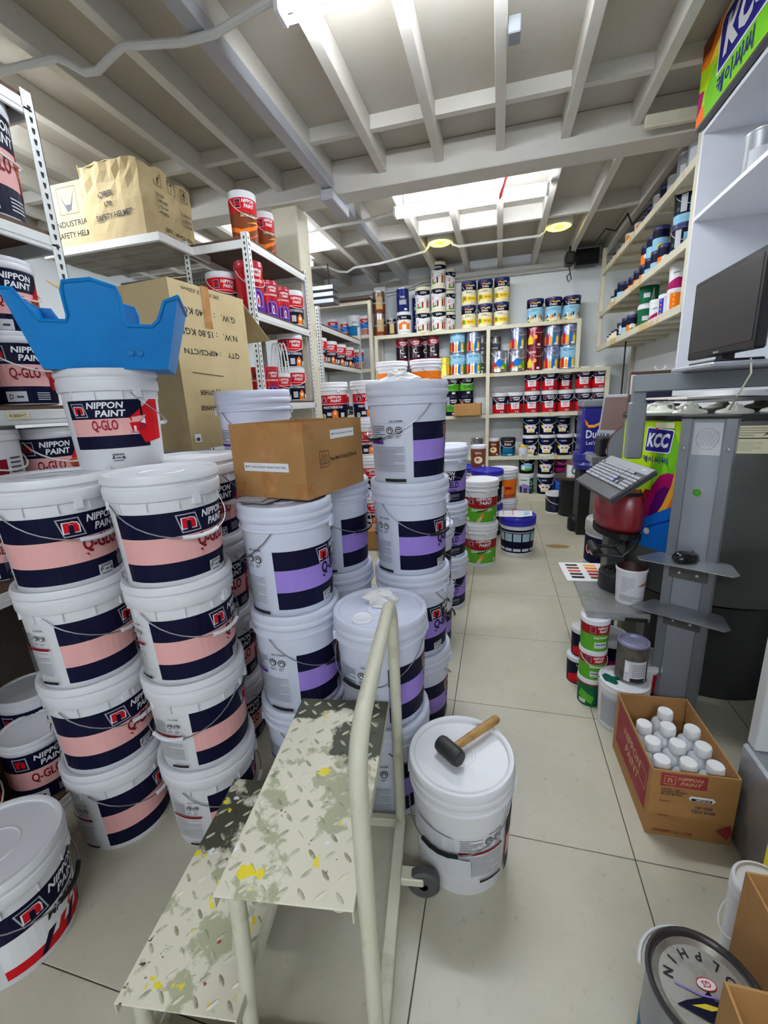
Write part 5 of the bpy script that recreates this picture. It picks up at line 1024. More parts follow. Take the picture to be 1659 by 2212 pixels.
mb.add(V,Fc,mat('gloss_black',(16,16,18),.18),True); mb.build('shell',t,sharp=60); MB().bbox(-.004,.004,.02,.042,.026,.036,.001,GREYM).build('wheel', t)
# monitor stand and monitor
t = thing('monitor_stand','grey metal post and cross arm carrying the black monitor','stand',(0,0,0))
MB().bbox(.538,.602,2.075,2.12,1.075,1.315,.006,GREYM).build('post', t); MB().bbox(1.255,1.30,1.95,1.995,0,1.36,.004,GREYM).build('rear_post', t)
ar=MB().bbox(0,.76,-.03,.03,1.355,1.425,.004,GREYM).build('arm', t); ar.location=(.548,2.10,0); ar.rotation_euler=(0,0,radians(-10))
MB().bbox(.545,.596,2.08,2.115,1.30,1.425,.004,GREYM).build('neck', t)
MB().bbox(.70,.98,1.78,2.16,1.424,1.445,.006,LGREYM).build('shelf_plate', t)
mo = thing('computer_monitor','black flat computer monitor, switched off, on the grey arm','monitor',(.80,1.985,1.446))
SCR=mat('dark_screen',(20,21,24),.35,spec=.6)
MB().bbox(-.012,.022,-.265,.265,.03,.335,.006,BLACKP).build('casing', mo); MB().box(-.0135,-.012,-.243,.243,.058,.315,SCR).build('screen', mo)
MB().bbox(.0,.04,-.03,.03,.008,.12,.004,BLACKP).build('neck', mo); MB().bbox(-.06,.10,-.11,.11,0,.012,.005,BLACKP).build('foot', mo)
link('lettering', print_mesh('lettering',[T('lenovo',0,0,.010,'lgrey',.042)],on_plane((-.0125,.0,.044),(0,-1,0),(0,0,1))), mo)
o=MB().tube([(.82,1.80,1.45),(.80,1.74,1.40),(.78,1.76,1.33),(.80,1.85,1.28)],.003,mat('cord',(190,186,170),.6),5).build('power_cord'); tag(o,'thin pale cord hanging from the monitor plate','cord')
# keyboard on its tray
t = thing('computer_keyboard','grey and black computer keyboard tilted up on a tray beside the tinting machine','keyboard',(.433,1.80,.937)); 
t.rotation_euler=(Matrix.Rotation(.12,3,'Z') @ Matrix.Rotation(-.62,3,'Y')).to_euler()
KG=mat('keyboard_grey',(126,128,134),.45); KD=mat('keyboard_dark',(44,46,50),.5); KK=mat('key_grey',(150,152,158),.45); KB=mat('key_bluegrey',(134,144,176),.45)
MB().bbox(0,.195,0,.45,0,.020,.004,KD).build('case', t); MB().bbox(-.002,.055,.002,.448,.012,.022,.005,KD).build('palm_rest', t); MB().bbox(.155,.195,.002,.448,.018,.024,.003,KG).build('top_panel', t)
MB().box(.058,.154,.006,.444,.0195,.0205,BLACKP).build('key_bed', t)
km=MB().bbox(-.0068,.0068,-.0078,.0078,0,.008,.002,KK).mesh('key'); kb=MB().bbox(-.0068,.0068,-.0125,.0125,0,.008,.002,KB).mesh('key'); ks=MB().bbox(-.0068,.0068,-.052,.052,0,.008,.002,KK).mesh('key')
for r_ in range(6):
    x=.066+.0165*r_
    y=.436
    for c in range(22):
        yy=.437-c*.0198-(.006 if c>14 else 0)-(.004 if c>17 else 0)
        if r_==0 and 3<=c<=8:
            if c==6: o=link('key',ks,t); o.location=(x,yy+.01,.020)
            continue
        if r_ in (1,2) and 15<=c<=17 and not (r_==1 and c==16): continue
        if r_==5 and (c==1 or c>17): continue
        o=link('key',kb if c==14 and r_<3 else km,t); o.location=(x,yy,.020)
link('lettering', print_mesh('lettering',[T('lenovo',.06,.178,.008,'white',.035)],lambda u,v,o_: Vector((v,u,.0242+o_))), t)
o=MB().bbox(.01,.185,.03,.42,-.014,-.002,.004,LGREYM).build('keyboard_tray'); o.location=(.433,1.80,.937); o.rotation_euler=t.rotation_euler; tag(o,'grey metal tray tilted under the keyboard','tray')
# red dispenser head
t = thing('dispenser_head','dark red curved dispenser housing under the keyboard','dispenser',(.575,2.21,0))
RED=mat('dark_red_enamel',(128,28,36),.32,rgb2=(150,60,64),scale=9,lo=.55,hi=.85,coat=.3)
mb=MB(); V=[];Fc=[];NA=14
for j,(z_,r_) in enumerate(((.735,.125),(.77,.140),(.84,.142),(.90,.13),(.94,.11))):
    for i in range(NA+1):
        a=radians(120)+radians(175)*i/NA; V.append((r_*cos(a)*.85,r_*sin(a)*1.25,z_))
for j in range(4):
    for i in range(NA): Fc.append((j*(NA+1)+i,j*(NA+1)+i+1,(j+1)*(NA+1)+i+1,(j+1)*(NA+1)+i))
mb.add(V,Fc,RED,True); ob=mb.build('housing',t); md=ob.modifiers.new('thickness','SOLIDIFY'); md.thickness=.004
MB().prism([(.86*.135*cos(radians(120)+radians(175)*i/12),1.25*.14*sin(radians(120)+radians(175)*i/12)) for i in range(13)],.715,.742,BLACKP).build('bottom_rim', t)
MB().prism([(.86*.12*cos(radians(120)+radians(175)*i/12),1.25*.125*sin(radians(120)+radians(175)*i/12)) for i in range(13)],.90,.925,BLACKP).build('top_cap', t)
MB().bbox(-.05,.03,-.02,.10,.46,.72,.004,DGREYM).build('mount', t)
t = thing('can_clamp','black metal can clamp with roller handle under the red housing','clamp',(.515,2.07,.655))
MB().tube([(-.07,-.05,.0),(-.07,.09,.0)],.022,BLACKP,12).build('roller', t)
for y in (-.05,.09): MB().tube([(-.07,y,-.005),(.03,y,-.012),(.075,y,.035),(.09,y,.075)],.007,BLACKP,6).build('arm', t)
MB().tube([(.03,-.05,-.012),(.03,.09,-.012)],.006,BLACKP,6).build('crossbar', t)
# round mixing drum behind the bench
t = thing('mixing_drum','round pale mixing drum with navy and red lettered band beside the bench','drum',(.705,2.85,0))
MB().lathe([(0,.60),(.14,.60),(.155,.595),(.16,.58),(.16,.52),(.156,.515)],mat('spattered_steel',(184,186,180),.4,.3,rgb2=(140,142,136),scale=14),40).build('top_ring', t)
MB().lathe([(.156,.515),(.156,.02),(.15,0),(0,0)],mat('drum_side',(180,182,188),.4),40).build('drum_side', t)
link('label', print_mesh('label',[('r',-1.8*.157,.6*.157,.33,.50,'navy'),T('COLOUR',-.6*.157,.42,.07,'white',.24,0,0,.05),T('COLOUR',-.6*.157,.42,.06,'red',.23,0,0,.02)],on_cone(lambda v:.1565,.157),du=.02), t)
# dark metal bench with swatch card, roll and bucket
t = thing('steel_bench','low stained steel bench top at the side of the tinting machine','bench',(.383,1.845,-.045))
BT=mat('stained_steel_top',(160,162,160),.3,.45,rgb2=(124,134,108),scale=9,lo=.5,hi=.72)
MB().bbox(0,.245,0,.50,.475,.502,.003,BT).build('bench_top', t); MB().bbox(.002,.245,.002,.014,.462,.476,.002,STEEL).build('front_lip', t)
for (x,y) in ((.22,.47),(.22,.03)): MB().bbox(x-.012,x+.012,y-.012,y+.012,.045,.475,.002,DGREYM).build('leg', t)
MB().bbox(.15,.235,-.006,-.001,.466,.482,.002,BLACKP).build('slot_handle', t)
o=MB().box(-.16,.16,-.125,.125,0,.0015,mat('white_card',(236,236,236),.5)).build('colour_card'); o.location=(.50,2.29,.458); o.rotation_euler=(0,0,radians(3)); tag(o,'white colour card with brown and orange swatches on the bench','card')
cs=['ink','brown','brick','ink','ink','amber','orange','brick','crimson','brown','amber','tan','tan','orange','brick']
link('swatches', print_mesh('swatches',[('r',-.13+.09*(i//5),-.07+.09*(i//5),.075-.042*(i%5),.10-.042*(i%5),cs[i]) for i in range(15)],lambda u,v,o_: Vector((u,v,.0016+o_))), o)
t = thing('tape_roll','big black ribbed rubber roll lying on the bench','roll',(.568,2.115,.4575))
MB().lathe([(0,.0),(.085,.0),(.09,.006),(.09,.078),(.084,.085),(.070,.085),(.066,.078),(.058,.078),(.055,.084),(.048,.084),(.045,.076),(.036,.076),(.034,.08),(.026,.08),(.022,.06),(0,.06)],mat('black_rubber',(30,30,32),.6),36).build('roll_body', t)
t = thing('open_bucket','small open white bucket with dark red paint residue on the bench','bucket',(.575,1.968,.4575))
DR=mat('dried_red_paint',(70,22,18),.5,rgb2=(40,12,10),scale=20)
MB().lathe([(0,0),(.052,0),(.054,.004),(.060,.150),(.063,.152),(.063,.160),(.061,.163)],WHITE,32).build('bucket_shell', t); MB().lathe([(.061,.163),(.057,.158),(.053,.02),(0,.02)],DR,32).build('residue', t)
link('label', print_mesh('label',lines(-.05,.0,.06,.13,9,.002,'grey')+lines(-.055,.05,.02,.045,5,.002,'grey')+[('p',[(.012,.095),(.05,.10),(.05,.093),(.02,.09)],'brick'),('p',[(.02,.10),(.06,.108),(.06,.104),(.03,.098)],'brown')],on_cone(lambda v:.054+.006*v/.15,.056),du=.01), t)
# cans under and beside the bench
WBN='beside the steel bench'
can('greenpic',.425,1.868,0,'green picture tub',WBN,'bottom',s=.66,sz=.74,handle=False); can('easy5',.425,1.868,.139,'green and red tub',WBN,'middle of the stack',s=.66,sz=.70,rot=.1); can('easy5',.425,1.868,.281,'green and red tub',WBN,'top of the stack',s=.68,sz=.72,rot=.25,handle=False)
can('redglo',.40,2.02,0,'navy and red tub',WBN,'lower',s=.62,sz=.7,rot=.2,handle=False); can('redglo',.415,2.03,.142,'navy and red tub',WBN,'upper',s=.62,sz=.7,rot=.2,handle=False)
can('bigwhite',.525,1.748,0,'wide white tub with green spill on its lid',WBN,s=.72,sz=.84,rot=.3,cat='tub'); can('oldtin',.55,1.765,.211,'old tin with violet lid',WBN+' on the white tub',s=.70,sz=.88,rot=.1)
mb=MB(); N=20; mb.add([(0,0,.001)]+[((.038+.012*sin(3*a)+.008*sin(7*a+1))*cos(a),(.030+.010*sin(4*a))*sin(a),.0008) for a in [2*pi*i/N for i in range(N)]],[(0,i+1,(i+1)%N+1) for i in range(N)],mat('green_wet_paint',(14,92,70),.12),True)
o=mb.build('paint_spill'); o.location=(.47,1.735,.2105-.0035); tag(o,'wet green paint spill on the wide white tub lid','spill')
can('bigwhite',.66,1.98,.0,'white tub in the shadow under the bench',WBN,s=.75,handle=False); can('redpurple',.53,2.03,0,'dark tub in the shadow under the bench',WBN,s=1.0)

# ------------------------------------------------------------------ second tinting station at the back right
t = thing('colour_machine','tall blue colour dispensing machine with rainbow swirl logo','machine',(.905,4.55,0))
BLU=mat('royal_blue_plastic',(36,36,122),.28,coat=.3)
MB().bbox(-.155,.155,-.14,.16,.645,1.235,.02,BLU).build('body', t); MB().bbox(-.16,.16,-.145,.165,1.235,1.30,.012,mat('grey_lid_plastic',(120,124,132),.45)).build('top_cover', t)
MB().lathe([(.18,.72),(.20,.74),(.20,.80),(.17,.83)],BLU,32).build('collar', t); MB().lathe([(.15,.64),(.19,.66),(.20,.70),(.18,.74)],BLU,32).build('lower_collar', t); MB().bbox(-.14,.16,-.12,.16,0,.64,.006,BLACKP).build('base', t)
S=[('p',[(-.13,1.12),(-.10,1.075),(-.05,1.075),(.0,1.10),(.04,1.115),(.09,1.11),(.12,1.08),(.11,1.03),(.10,1.08),(.06,1.10),(.01,1.08),(-.05,1.05),(-.10,1.05)],'amber'),('p',[(.03,1.115),(.09,1.112),(.125,1.08),(.115,1.02),(.10,1.08),(.06,1.095)],'sky'),('p',[(-.135,1.13),(-.12,1.07),(-.10,1.06),(-.10,1.09)],'orange'),T('Dulux',-.02,.99,.075,'white',.19,0,0,.02),T("Let's colour",0,.91,.035,'lgrey',.22)]
link('print', print_mesh('print',S,on_plane((0,-.14,0),(1,0,0),(0,0,1))), t)
t = thing('touch_screen','small grey touch screen monitor beside the blue machine','monitor',(.80,3.52,1.0),radians(-48))
tm_=Matrix.Rotation(radians(-8),4,'X')
MB().bbox(-.11,.11,-.012,.02,.06,.345,.006,LGREYM,tm_).build('casing', t); MB().box(-.092,.092,-.014,-.012,.09,.325,mat('brown_screen',(104,84,78),.3),tm_).build('screen', t)
MB().lathe([(.07,0),(.07,.008),(.015,.016),(.012,.07)],LGREYM,20).build('stand', t)
t = thing('receipt_printer','black box receipt printer with white paper slot','printer',(.77,3.36,.93))
MB().bbox(-.09,.09,-.09,.09,0,.13,.01,BLACKP).build('case', t); MB().box(-.05,.05,-.092,-.09,.02,.055,WHITE).build('paper', t)
MB().bbox(-.14,.12,-.10,.12,-.045,-.002,.003,STEEL).build('tray', t)
o=MB().bbox(.70,.95,3.27,3.58,.0,.885,.01,DGREYM).build('side_cabinet'); tag(o,'dark grey cabinet carrying the receipt printer and touch screen','cabinet')
t = thing('notice_board','navy notice board with worn wooden top standing behind the monitor arm','board',(0,0,0))
MB().bbox(.815,1.10,3.16,3.19,.02,1.46,.003,mat('navy_felt',(36,34,66),.8,var=.2)).build('panel', t); MB().bbox(.812,1.10,3.155,3.195,1.46,1.478,.002,BOARD).build('top_rail', t); MB().bbox(.805,.815,3.155,3.195,.0,1.478,.002,BOARD).build('side_rail', t)
MB().bbox(.806,.832,3.150,3.158,1.34,1.46,.001,WHITE).build('paper_tag', t)
o=MB().tube([(.97+.03*cos(a),3.175,1.505+.028*sin(a)) for a in [pi+pi*i/8 for i in range(9)]],.006,WHITE,6,flat=1).build('tape_curl'); tag(o,'curl of white tape on top of the navy board','tape')
o=MB().tube([(1.20,5.0,1.84),(1.20,5.0,1.0)],.008,BLACKP,6).build('wall_cable'); tag(o,'black cable hanging down the right wall below the shelf','cable')
t = thing('grey_turntable','grey round dispenser wheel with brown rim behind the monitor post','wheel',(.80,2.85,1.02),radians(-35))
MB().lathe([(0,-.03),(.16,-.03),(.16,.03),(0,.03)],GREYM,32,M=Matrix.Rotation(pi/2,4,'X')).build('disc', t); MB().lathe([(.16,-.031),(.168,-.03),(.168,.03),(.16,.031)],BOARD,32,M=Matrix.Rotation(pi/2,4,'X')).build('rim', t)
t = thing('black_cabinet','black perforated metal stand in the back right corner','stand',(0,0,0))
mb=MB(); 
MB().bbox(.86,1.01,4.80,5.02,0,.44,.004,BLACKP).build('frame', t)
pm=MB()
for k in range(6): pm.lathe([(.006,0),(0,0)],mat('pale_grey_dot',(170,170,170),.5),6,False,M=Matrix.Translation((.89,4.799,.06+.07*k)) @ Matrix.Rotation(pi/2,4,'X'))  # row of small pale grey discs on the front face
pm.build('bolt_row', t)
t = thing('black_stool','black drum stool with round wooden top by the back shelf','stool',(.83,5.25,0))
MB().lathe([(0,.43),(.20,.43),(.205,.44),(.205,.458),(.20,.462),(0,.462)],mat('dark_brown_top',(70,56,50),.6),32).build('seat', t)
MB().lathe([(0,0),(.135,0),(.14,.01),(.14,.42),(.12,.43)],BLACKP,24).build('drum', t)
can('smalltin',.80,5.12,.463,'white tin with red rim and green emblem','on the black stool',s=1.1)
can('navypail',.665,5.36,0,'navy pail with white lid','on the floor beside the black stool',s=1.0,sz=1.1)
t = thing('motor_unit','small rounded black motor unit on the floor under the black stand','motor',(.80,4.86-.25,0))
MB().lathe([(0,0),(.085,0),(.095,.02),(.095,.12),(.07,.15),(0,.155)],BLACKP,24).build('casing', t); MB().tube([(-.03,-.08,.12),(0,-.095,.10),(.03,-.08,.12)],.006,TIN,6).build('clip', t)
o=MB().bbox(.88,1.2,3.92,4.30,0,.30,.006,mat('pale_timber',(170,158,124),.7,rgb2=(140,128,96),scale=6)).build('timber_box'); tag(o,'pale timber box on the floor behind the red dispenser housing','box')
o=MB().bbox(.95,1.15,4.0,4.25,.302,.50,.004,WHITE).build('product_box'); tag(o,'white product box with red print on the timber box','box'); link('print',print_mesh('print',[T('NIPPON',.1,.15,.04,'red',.16),('r',.03,.18,.05,.07,'dgrey')],on_plane((.95,4.0,.302),(1,0,0),(0,0,1))),o)
t = thing('brush_pot','small green and white pot with a brush in it on the floor','pot',(.83,3.62,0))
MB().lathe([(0,0),(.042,0),(.048,.11),(.046,.11),(.04,.01)],WHITE,20).build('pot_body', t); MB().lathe([(.0445,.02),(.047,.075)],ink('green'),20).build('band', t); MB().tube([(0,0,.02),(-.05,.02,.17),(-.09,.03,.23)],.006,BLACKP,6).build('brush_handle', t)
# papers on the navy pail
o=MB(); o.add([(-.16,-.10,.0),(.02,-.12,.003),(.12,-.10,.012),(.13,.09,.008),(-.02,.11,.004),(-.15,.10,.0)],[(0,1,4,5),(1,2,3,4)],mat('brochure_paper',(226,230,236),.35)); o=o.build('brochure'); o.location=(.175,3.865,.352); md=o.modifiers.new('thickness','SOLIDIFY'); md.thickness=.002; tag(o,'creased brochure lying over the blue lid of the navy-labelled pail','brochure')
link('print',print_mesh('print',[('r',-.12,-.115,-.08,.08,'orange'),('r',-.04,-.035,-.08,.08,'red'),('r',.06,.1,-.05,.05,'sky')],lambda u,v,o_:Vector((u,v,.011+o_))),o)

# ------------------------------------------------------------------ carton of white bottles
t = thing('bottle_carton','open brown carton with maroon panels holding white bottles on the floor','carton',(.474,1.234,0),radians(2))
L_,W_,H_=.235,.36,.245
pmat=mat('carton_maroon',(140,34,44),.8,rgb2=(150,60,60),scale=12)
for nm,(a,b,c,d) in (('front_panel',(0,L_,0,.004)),('back_panel',(0,L_,W_-.004,W_)),('side_panel',(0,.004,.004,W_-.004)),('side_panel',(L_-.004,L_,.004,W_-.004))): MB().box(a,b,c,d,0,H_,CARD).build(nm,t)
MB().box(.004,L_-.004,.004,W_-.004,0,.004,CARD).build('bottom_panel',t)
S=[('r',.025,.15,.19,.238,pmat)]+[('l',[(.035,.198),(.065,.198),(.065,.228),(.035,.228),(.035,.198)],.0015,'tan'),T('n',.05,.213,.014,'tan'),T('NIPPON',.105,.222,.012,'tan',.065,.2),T('PAINT',.108,.205,.012,'tan',.055,.2),T('UN NO. 1263',.055,.180,.007,'ink',.05),T('FOR PAINT OR PAINT',.065,.171,.007,'ink',.07),T('RELATED MATERIAL',.06,.162,.007,'ink',.06),T('NP 9000',.15,.125,.011,'dgrey',.045),T('TINT BASE',.15,.110,.011,'dgrey',.065),T('PRODUCT :',.045,.135,.006,'maroon',.035),T('COLOUR :',.045,.08,.006,'maroon',.03),T('CONTENTS : 12 x 1 LITER',.075,.02,.010,'maroon',.11),('p',[(.19,.05),(.225,.075),(.235,.05),(.222,.02)],pmat)]
S+=[('p',[(.105,.158),(.112,.148),(.17,.148),(.178,.156),(.17,.166),(.112,.166)],'white'),('r',.113,.168,.149,.158,'navy'),T('NIPPON PA',.145,.1535,.006,'white',.04)]
link('print',print_mesh('print',S,on_plane((0,0,0),(1,0,0),(0,0,1))),t)
S=[('p',[(.03,.06),(.335,.06),(.335,.235),(.03,.235)],pmat),T('NIPPON',.19,.17,.035,'tan',.16,.2),T('PAINT',.20,.12,.035,'tan',.13,.2),('l',[(.265,.13),(.325,.13),(.325,.19),(.265,.19),(.265,.13)],.003,'tan')]
link('print',print_mesh('print',S,on_plane((0,W_,0),(0,-1,0),(0,0,1))),t)
BOT=mat('milky_bottle',(206,210,216),.3); CAPM=mat('white_cap',(236,236,236),.4)
bm=MB(); sq=[]
def rsq(hw,z,k=.55,n=16):
    out=[]
    for i in range(n):
        a=2*pi*(i+.5)/n; c,s_=cos(a),sin(a); e=(abs(c)**4+abs(s_)**4)**-.25
        out.append((hw*c*e,hw*s_*e,z))
    return out
rings=[rsq(.034,0),rsq(.036,.004),rsq(.036,.172),rsq(.032,.188)]+[[(r_*cos(2*pi*(i+.5)/16),r_*sin(2*pi*(i+.5)/16),z_) for i in range(16)] for r_,z_ in ((.023,.20),(.020,.205),(.020,.215))]
bm.add([p for r_ in rings for p in r_],[tuple(reversed(range(16)))]+[(j*16+i,j*16+(i+1)%16,(j+1)*16+(i+1)%16,(j+1)*16+i) for j in range(len(rings)-1) for i in range(16)],BOT,True)
bmesh_=bm.mesh('bottle_body',sharp=50)
cm=MB(); cm.lathe([(.022,.206),(.0235,.209),(.0235,.236),(.022,.239),(0,.239)],CAPM,24)
for i in range(24): cm.box(-.0008,.0008,.0232,.0241,.210,.235,CAPM,Matrix.Rotation(2*pi*i/24,4,'Z'))
cmesh=cm.mesh('cap')
rot_=radians(2); rn=['nearest row','second row','third row','far row']; cn=['left','middle','right']
for j in range(4):
    for i in range(3):
        if j==3 and i!=1: continue
        lx=.043+.0735*i+(.02 if j==3 else 0); ly=.05+.078*j
        b=thing('plastic_bottle',f'milky white capped bottle, {cn[i]} of the {rn[j]} in the open carton' if j<3 else 'lone milky white capped bottle in the far row of the open carton','bottle',(.474+lx*cos(rot_)-ly*sin(rot_),1.234+lx*sin(rot_)+ly*cos(rot_),.0045),rot_,'white bottles in the carton')
        link('bottle_body',bmesh_,b); link('cap',cmesh,b)
# stainless mixer at the right edge
t = thing('mixer_cabinet','stainless steel mixer base with white corner post at the right edge','mixer',(0,0,0))
MB().bbox(.722,1.25,1.03,1.30,0,.335,.008,STEEL).build('base', t); MB().bbox(.735,.775,1.262,1.302,.335,1.05,.003,mat('white_post',(200,202,202),.4)).build('corner_post', t)
MB().bbox(.775,1.25,1.27,1.295,.335,1.05,.003,STEEL).build('rear_panel', t)
# lower right corner: tin, cartons and tub
t = thing('solvent_tin','round grey tin with ring of letters and fish picture on its lid, lower right','tin',(.404,.695,0),radians(8))
TR=.098
MB().lathe([(0,.003),(TR-.003,.003),(TR,0),(TR+.002,.004),(TR-.001,.010),(TR-.001,.243)],mat('grey_printed_tin',(150,154,160),.35,.4),40).build('body', t)
MB().lathe([(TR-.001,.243),(TR+.003,.247),(TR+.003,.252),(TR-.002,.255),(TR-.007,.252),(TR-.010,.244)],mat('dark_rim',(90,88,92),.3,.8),40).build('rim', t)
MB().lathe([(TR-.010,.244),(TR-.014,.248),(TR-.018,.244),(TR-.022,.240),(0,.240)],mat('scuffed_lid',(176,174,166),.35,.5,rgb2=(120,112,96),scale=16,lo=.5,hi=.75),40).build('lid', t)
S=[]
for k,ch in enumerate('DOLPHIN'):
    a=radians(-8+27*k); S.append(T(ch,.060*cos(a),.060*sin(a),.017,'ink',None,0,a+pi/2,.02))
S+=[('e',.008,.012,.018,.011,'white'),('o',.008,.012,.018,.011,.0015,'red'),T('GS',.008,.012,.010,'red',None,0,pi),('p',[(-.062,-.022),(-.042,-.015),(-.01,-.009),(.03,-.016),(.06,-.036),(.072,-.056),(.05,-.053),(.02,-.050),(-.015,-.044),(-.042,-.031)],'navy'),('p',[(-.014,-.011),(.006,.002),(.010,-.014)],'navy'),('p',[(-.036,-.022),(-.01,-.018),(.02,-.024),(-.005,-.028)],'yellow'),('l',[(-.05,.01),(-.01,-.006),(.05,-.012)],.003,'lilac')]
link('print',print_mesh('print',S,lambda u,v,o_:Vector((u,v,.2402+o_))),t)
link('label',print_mesh('label',[('r',-2.8*TR,2.8*TR,.03,.10,'teal'),('p',[(-1.2*TR,.10),(-.6*TR,.20),(-.5*TR,.12),(-.2*TR,.10)],'navy'),('p',[(1.6*TR,.10),(2.2*TR,.20),(2.3*TR,.12),(2.6*TR,.10)],'navy')],on_cone(lambda v:TR-.001,TR),du=.016),t)
MB().tube([(.106*cos(a),.106*sin(a)+.012*sin(a-.1),.232-.01*sin(a-.1)) for a in [.1+pi*.85*i/14 for i in range(15)]],.004,WHITE,6).build('handle', t)
c1=carton('cardboard_carton','brown open carton with red patch at the right edge, lower right',(.51,.603,.0),radians(1),.32,.222,.40,CARD,prints=(('l',[('p',[(.05,.09),(.14,.04),(.21,.04),(.21,.20),(.13,.26)],pmat)]),))
carton('cardboard_carton','smaller brown open carton in the bottom right corner',(.362,.375,0),0,.30,.212,.45,CARD)
can('yellowtub',.69,.935,0.0,'white tub with yellow label','standing at the right edge by the mixer',s=.75,sz=1.75)
can('bigwhite',.575,.885,0,'white tub with hooped handle','between mixer and brown carton',s=.7,sz=1.3) if False else None
can('glo5',.66,.715,.006,'white-lidded can','inside the brown carton at the right edge',s=1.0,sz=1.4,handle=False); can('navypail',.50,.48,.006,'dark-labelled can','inside the smaller corner carton',s=.72,sz=1.2,handle=False)
can('plainpot',.592,.893,.0,'plain white pot with pale strap','between the mixer and the brown carton',s=1.2,sz=1.3,hrot=-1.2)
# ------------------------------------------------------------------ step stool
t = thing('step_stool','paint-spattered cream steel step stool with hand rail and castors','step stool',(-.395,.77,0),radians(7.5))
def tread_mat():
    mt=bpy.data.materials.new('spattered_chequer_plate'); mt.use_nodes=True; nt=mt.node_tree; p=nt.nodes['Principled BSDF']
    g=nt.nodes.new('ShaderNodeNewGeometry'); L=nt.links.new
    col=None
    def layer(prev,scale,lo,hi,rgb,off,detail=6,rough=.6):
        n=nt.nodes.new('ShaderNodeTexNoise'); n.inputs['Scale'].default_value=scale; n.inputs['Detail'].default_value=detail; n.inputs['Roughness'].default_value=rough
        mp=nt.nodes.new('ShaderNodeMapping'); mp.inputs['Location'].default_value=off; L(g.outputs['Position'],mp.inputs['Vector']); L(mp.outputs['Vector'],n.inputs['Vector'])
        r=nt.nodes.new('ShaderNodeValToRGB'); r.color_ramp.elements[0].position=lo; r.color_ramp.elements[1].position=hi; L(n.outputs['Fac'],r.inputs['Fac'])
        m_=nt.nodes.new('ShaderNodeMix'); m_.data_type='RGBA'; L(r.outputs['Color'],m_.inputs[0])
        if prev is None: m_.inputs[6].default_value=lin((222,218,196))
        else: L(prev,m_.inputs[6])
        m_.inputs[7].default_value=lin(rgb); return m_.outputs[2]
    c=layer(None,9,.54,.58,(170,172,140),(1.3,0,0))
    # worn-through dirty green bands at the far end of both treads
    sx=nt.nodes.new('ShaderNodeSeparateXYZ'); L(g.outputs['Position'],sx.inputs[0])
    n=nt.nodes.new('ShaderNodeTexNoise'); n.inputs['Scale'].default_value=7; n.inputs['Detail'].default_value=7; L(g.outputs['Position'],n.inputs['Vector'])
    a1=nt.nodes.new('ShaderNodeMath'); a1.operation='MULTIPLY'; a1.inputs[1].default_value=1.0; L(n.outputs['Fac'],a1.inputs[0])
    zz=nt.nodes.new('ShaderNodeMath'); zz.operation='MULTIPLY_ADD'; zz.inputs[1].default_value=-.45; zz.inputs[2].default_value=.0; L(sx.outputs['Z'],zz.inputs[0])
    a2=nt.nodes.new('ShaderNodeMath'); a2.operation='MULTIPLY_ADD'; a2.inputs[1].default_value=1.15; L(sx.outputs['Y'],a2.inputs[0]); L(a1.outputs[0],a2.inputs[2])
    a3=nt.nodes.new('ShaderNodeMath'); a3.operation='ADD'; L(a2.outputs[0],a3.inputs[0]); L(zz.outputs[0],a3.inputs[1])
    r=nt.nodes.new('ShaderNodeValToRGB'); r.color_ramp.elements[0].position=.0; r.color_ramp.elements[1].position=1
    mr=nt.nodes.new('ShaderNodeMapRange'); mr.inputs['From Min'].default_value=1.27; mr.inputs['From Max'].default_value=1.31; L(a3.outputs[0],mr.inputs['Value'])
    m_=nt.nodes.new('ShaderNodeMix'); m_.data_type='RGBA'; L(mr.outputs[0],m_.inputs[0]); L(c,m_.inputs[6]); m_.inputs[7].default_value=lin((66,68,52)); c=m_.outputs[2]
    c=layer(c,16,.66,.68,(232,212,40),(5.1,2,0),3); c=layer(c,26,.70,.72,(150,52,48),(9.7,4,1),3); c=layer(c,30,.71,.73,(40,130,96),(3.7,8,2),3); c=layer(c,40,.69,.71,(92,70,50),(2.2,7,3),3); c=layer(c,13,.70,.715,(236,238,240),(7.3,1,2),3)
    L(c,p.inputs['Base Color']); p.inputs['Roughness'].default_value=.5
    return mt
TREAD=tread_mat(); LOZ=mat('worn_shaded_lozenges',(204,201,177),.4,rgb2=(146,146,118),scale=30,lo=.42,hi=.62); FR=mat('chipped_cream_enamel',(206,204,182),.4,rgb2=(168,164,138),scale=9,lo=.55,hi=.75)  # lozenges: worn tops, also coloured darker so the relief shows in soft light
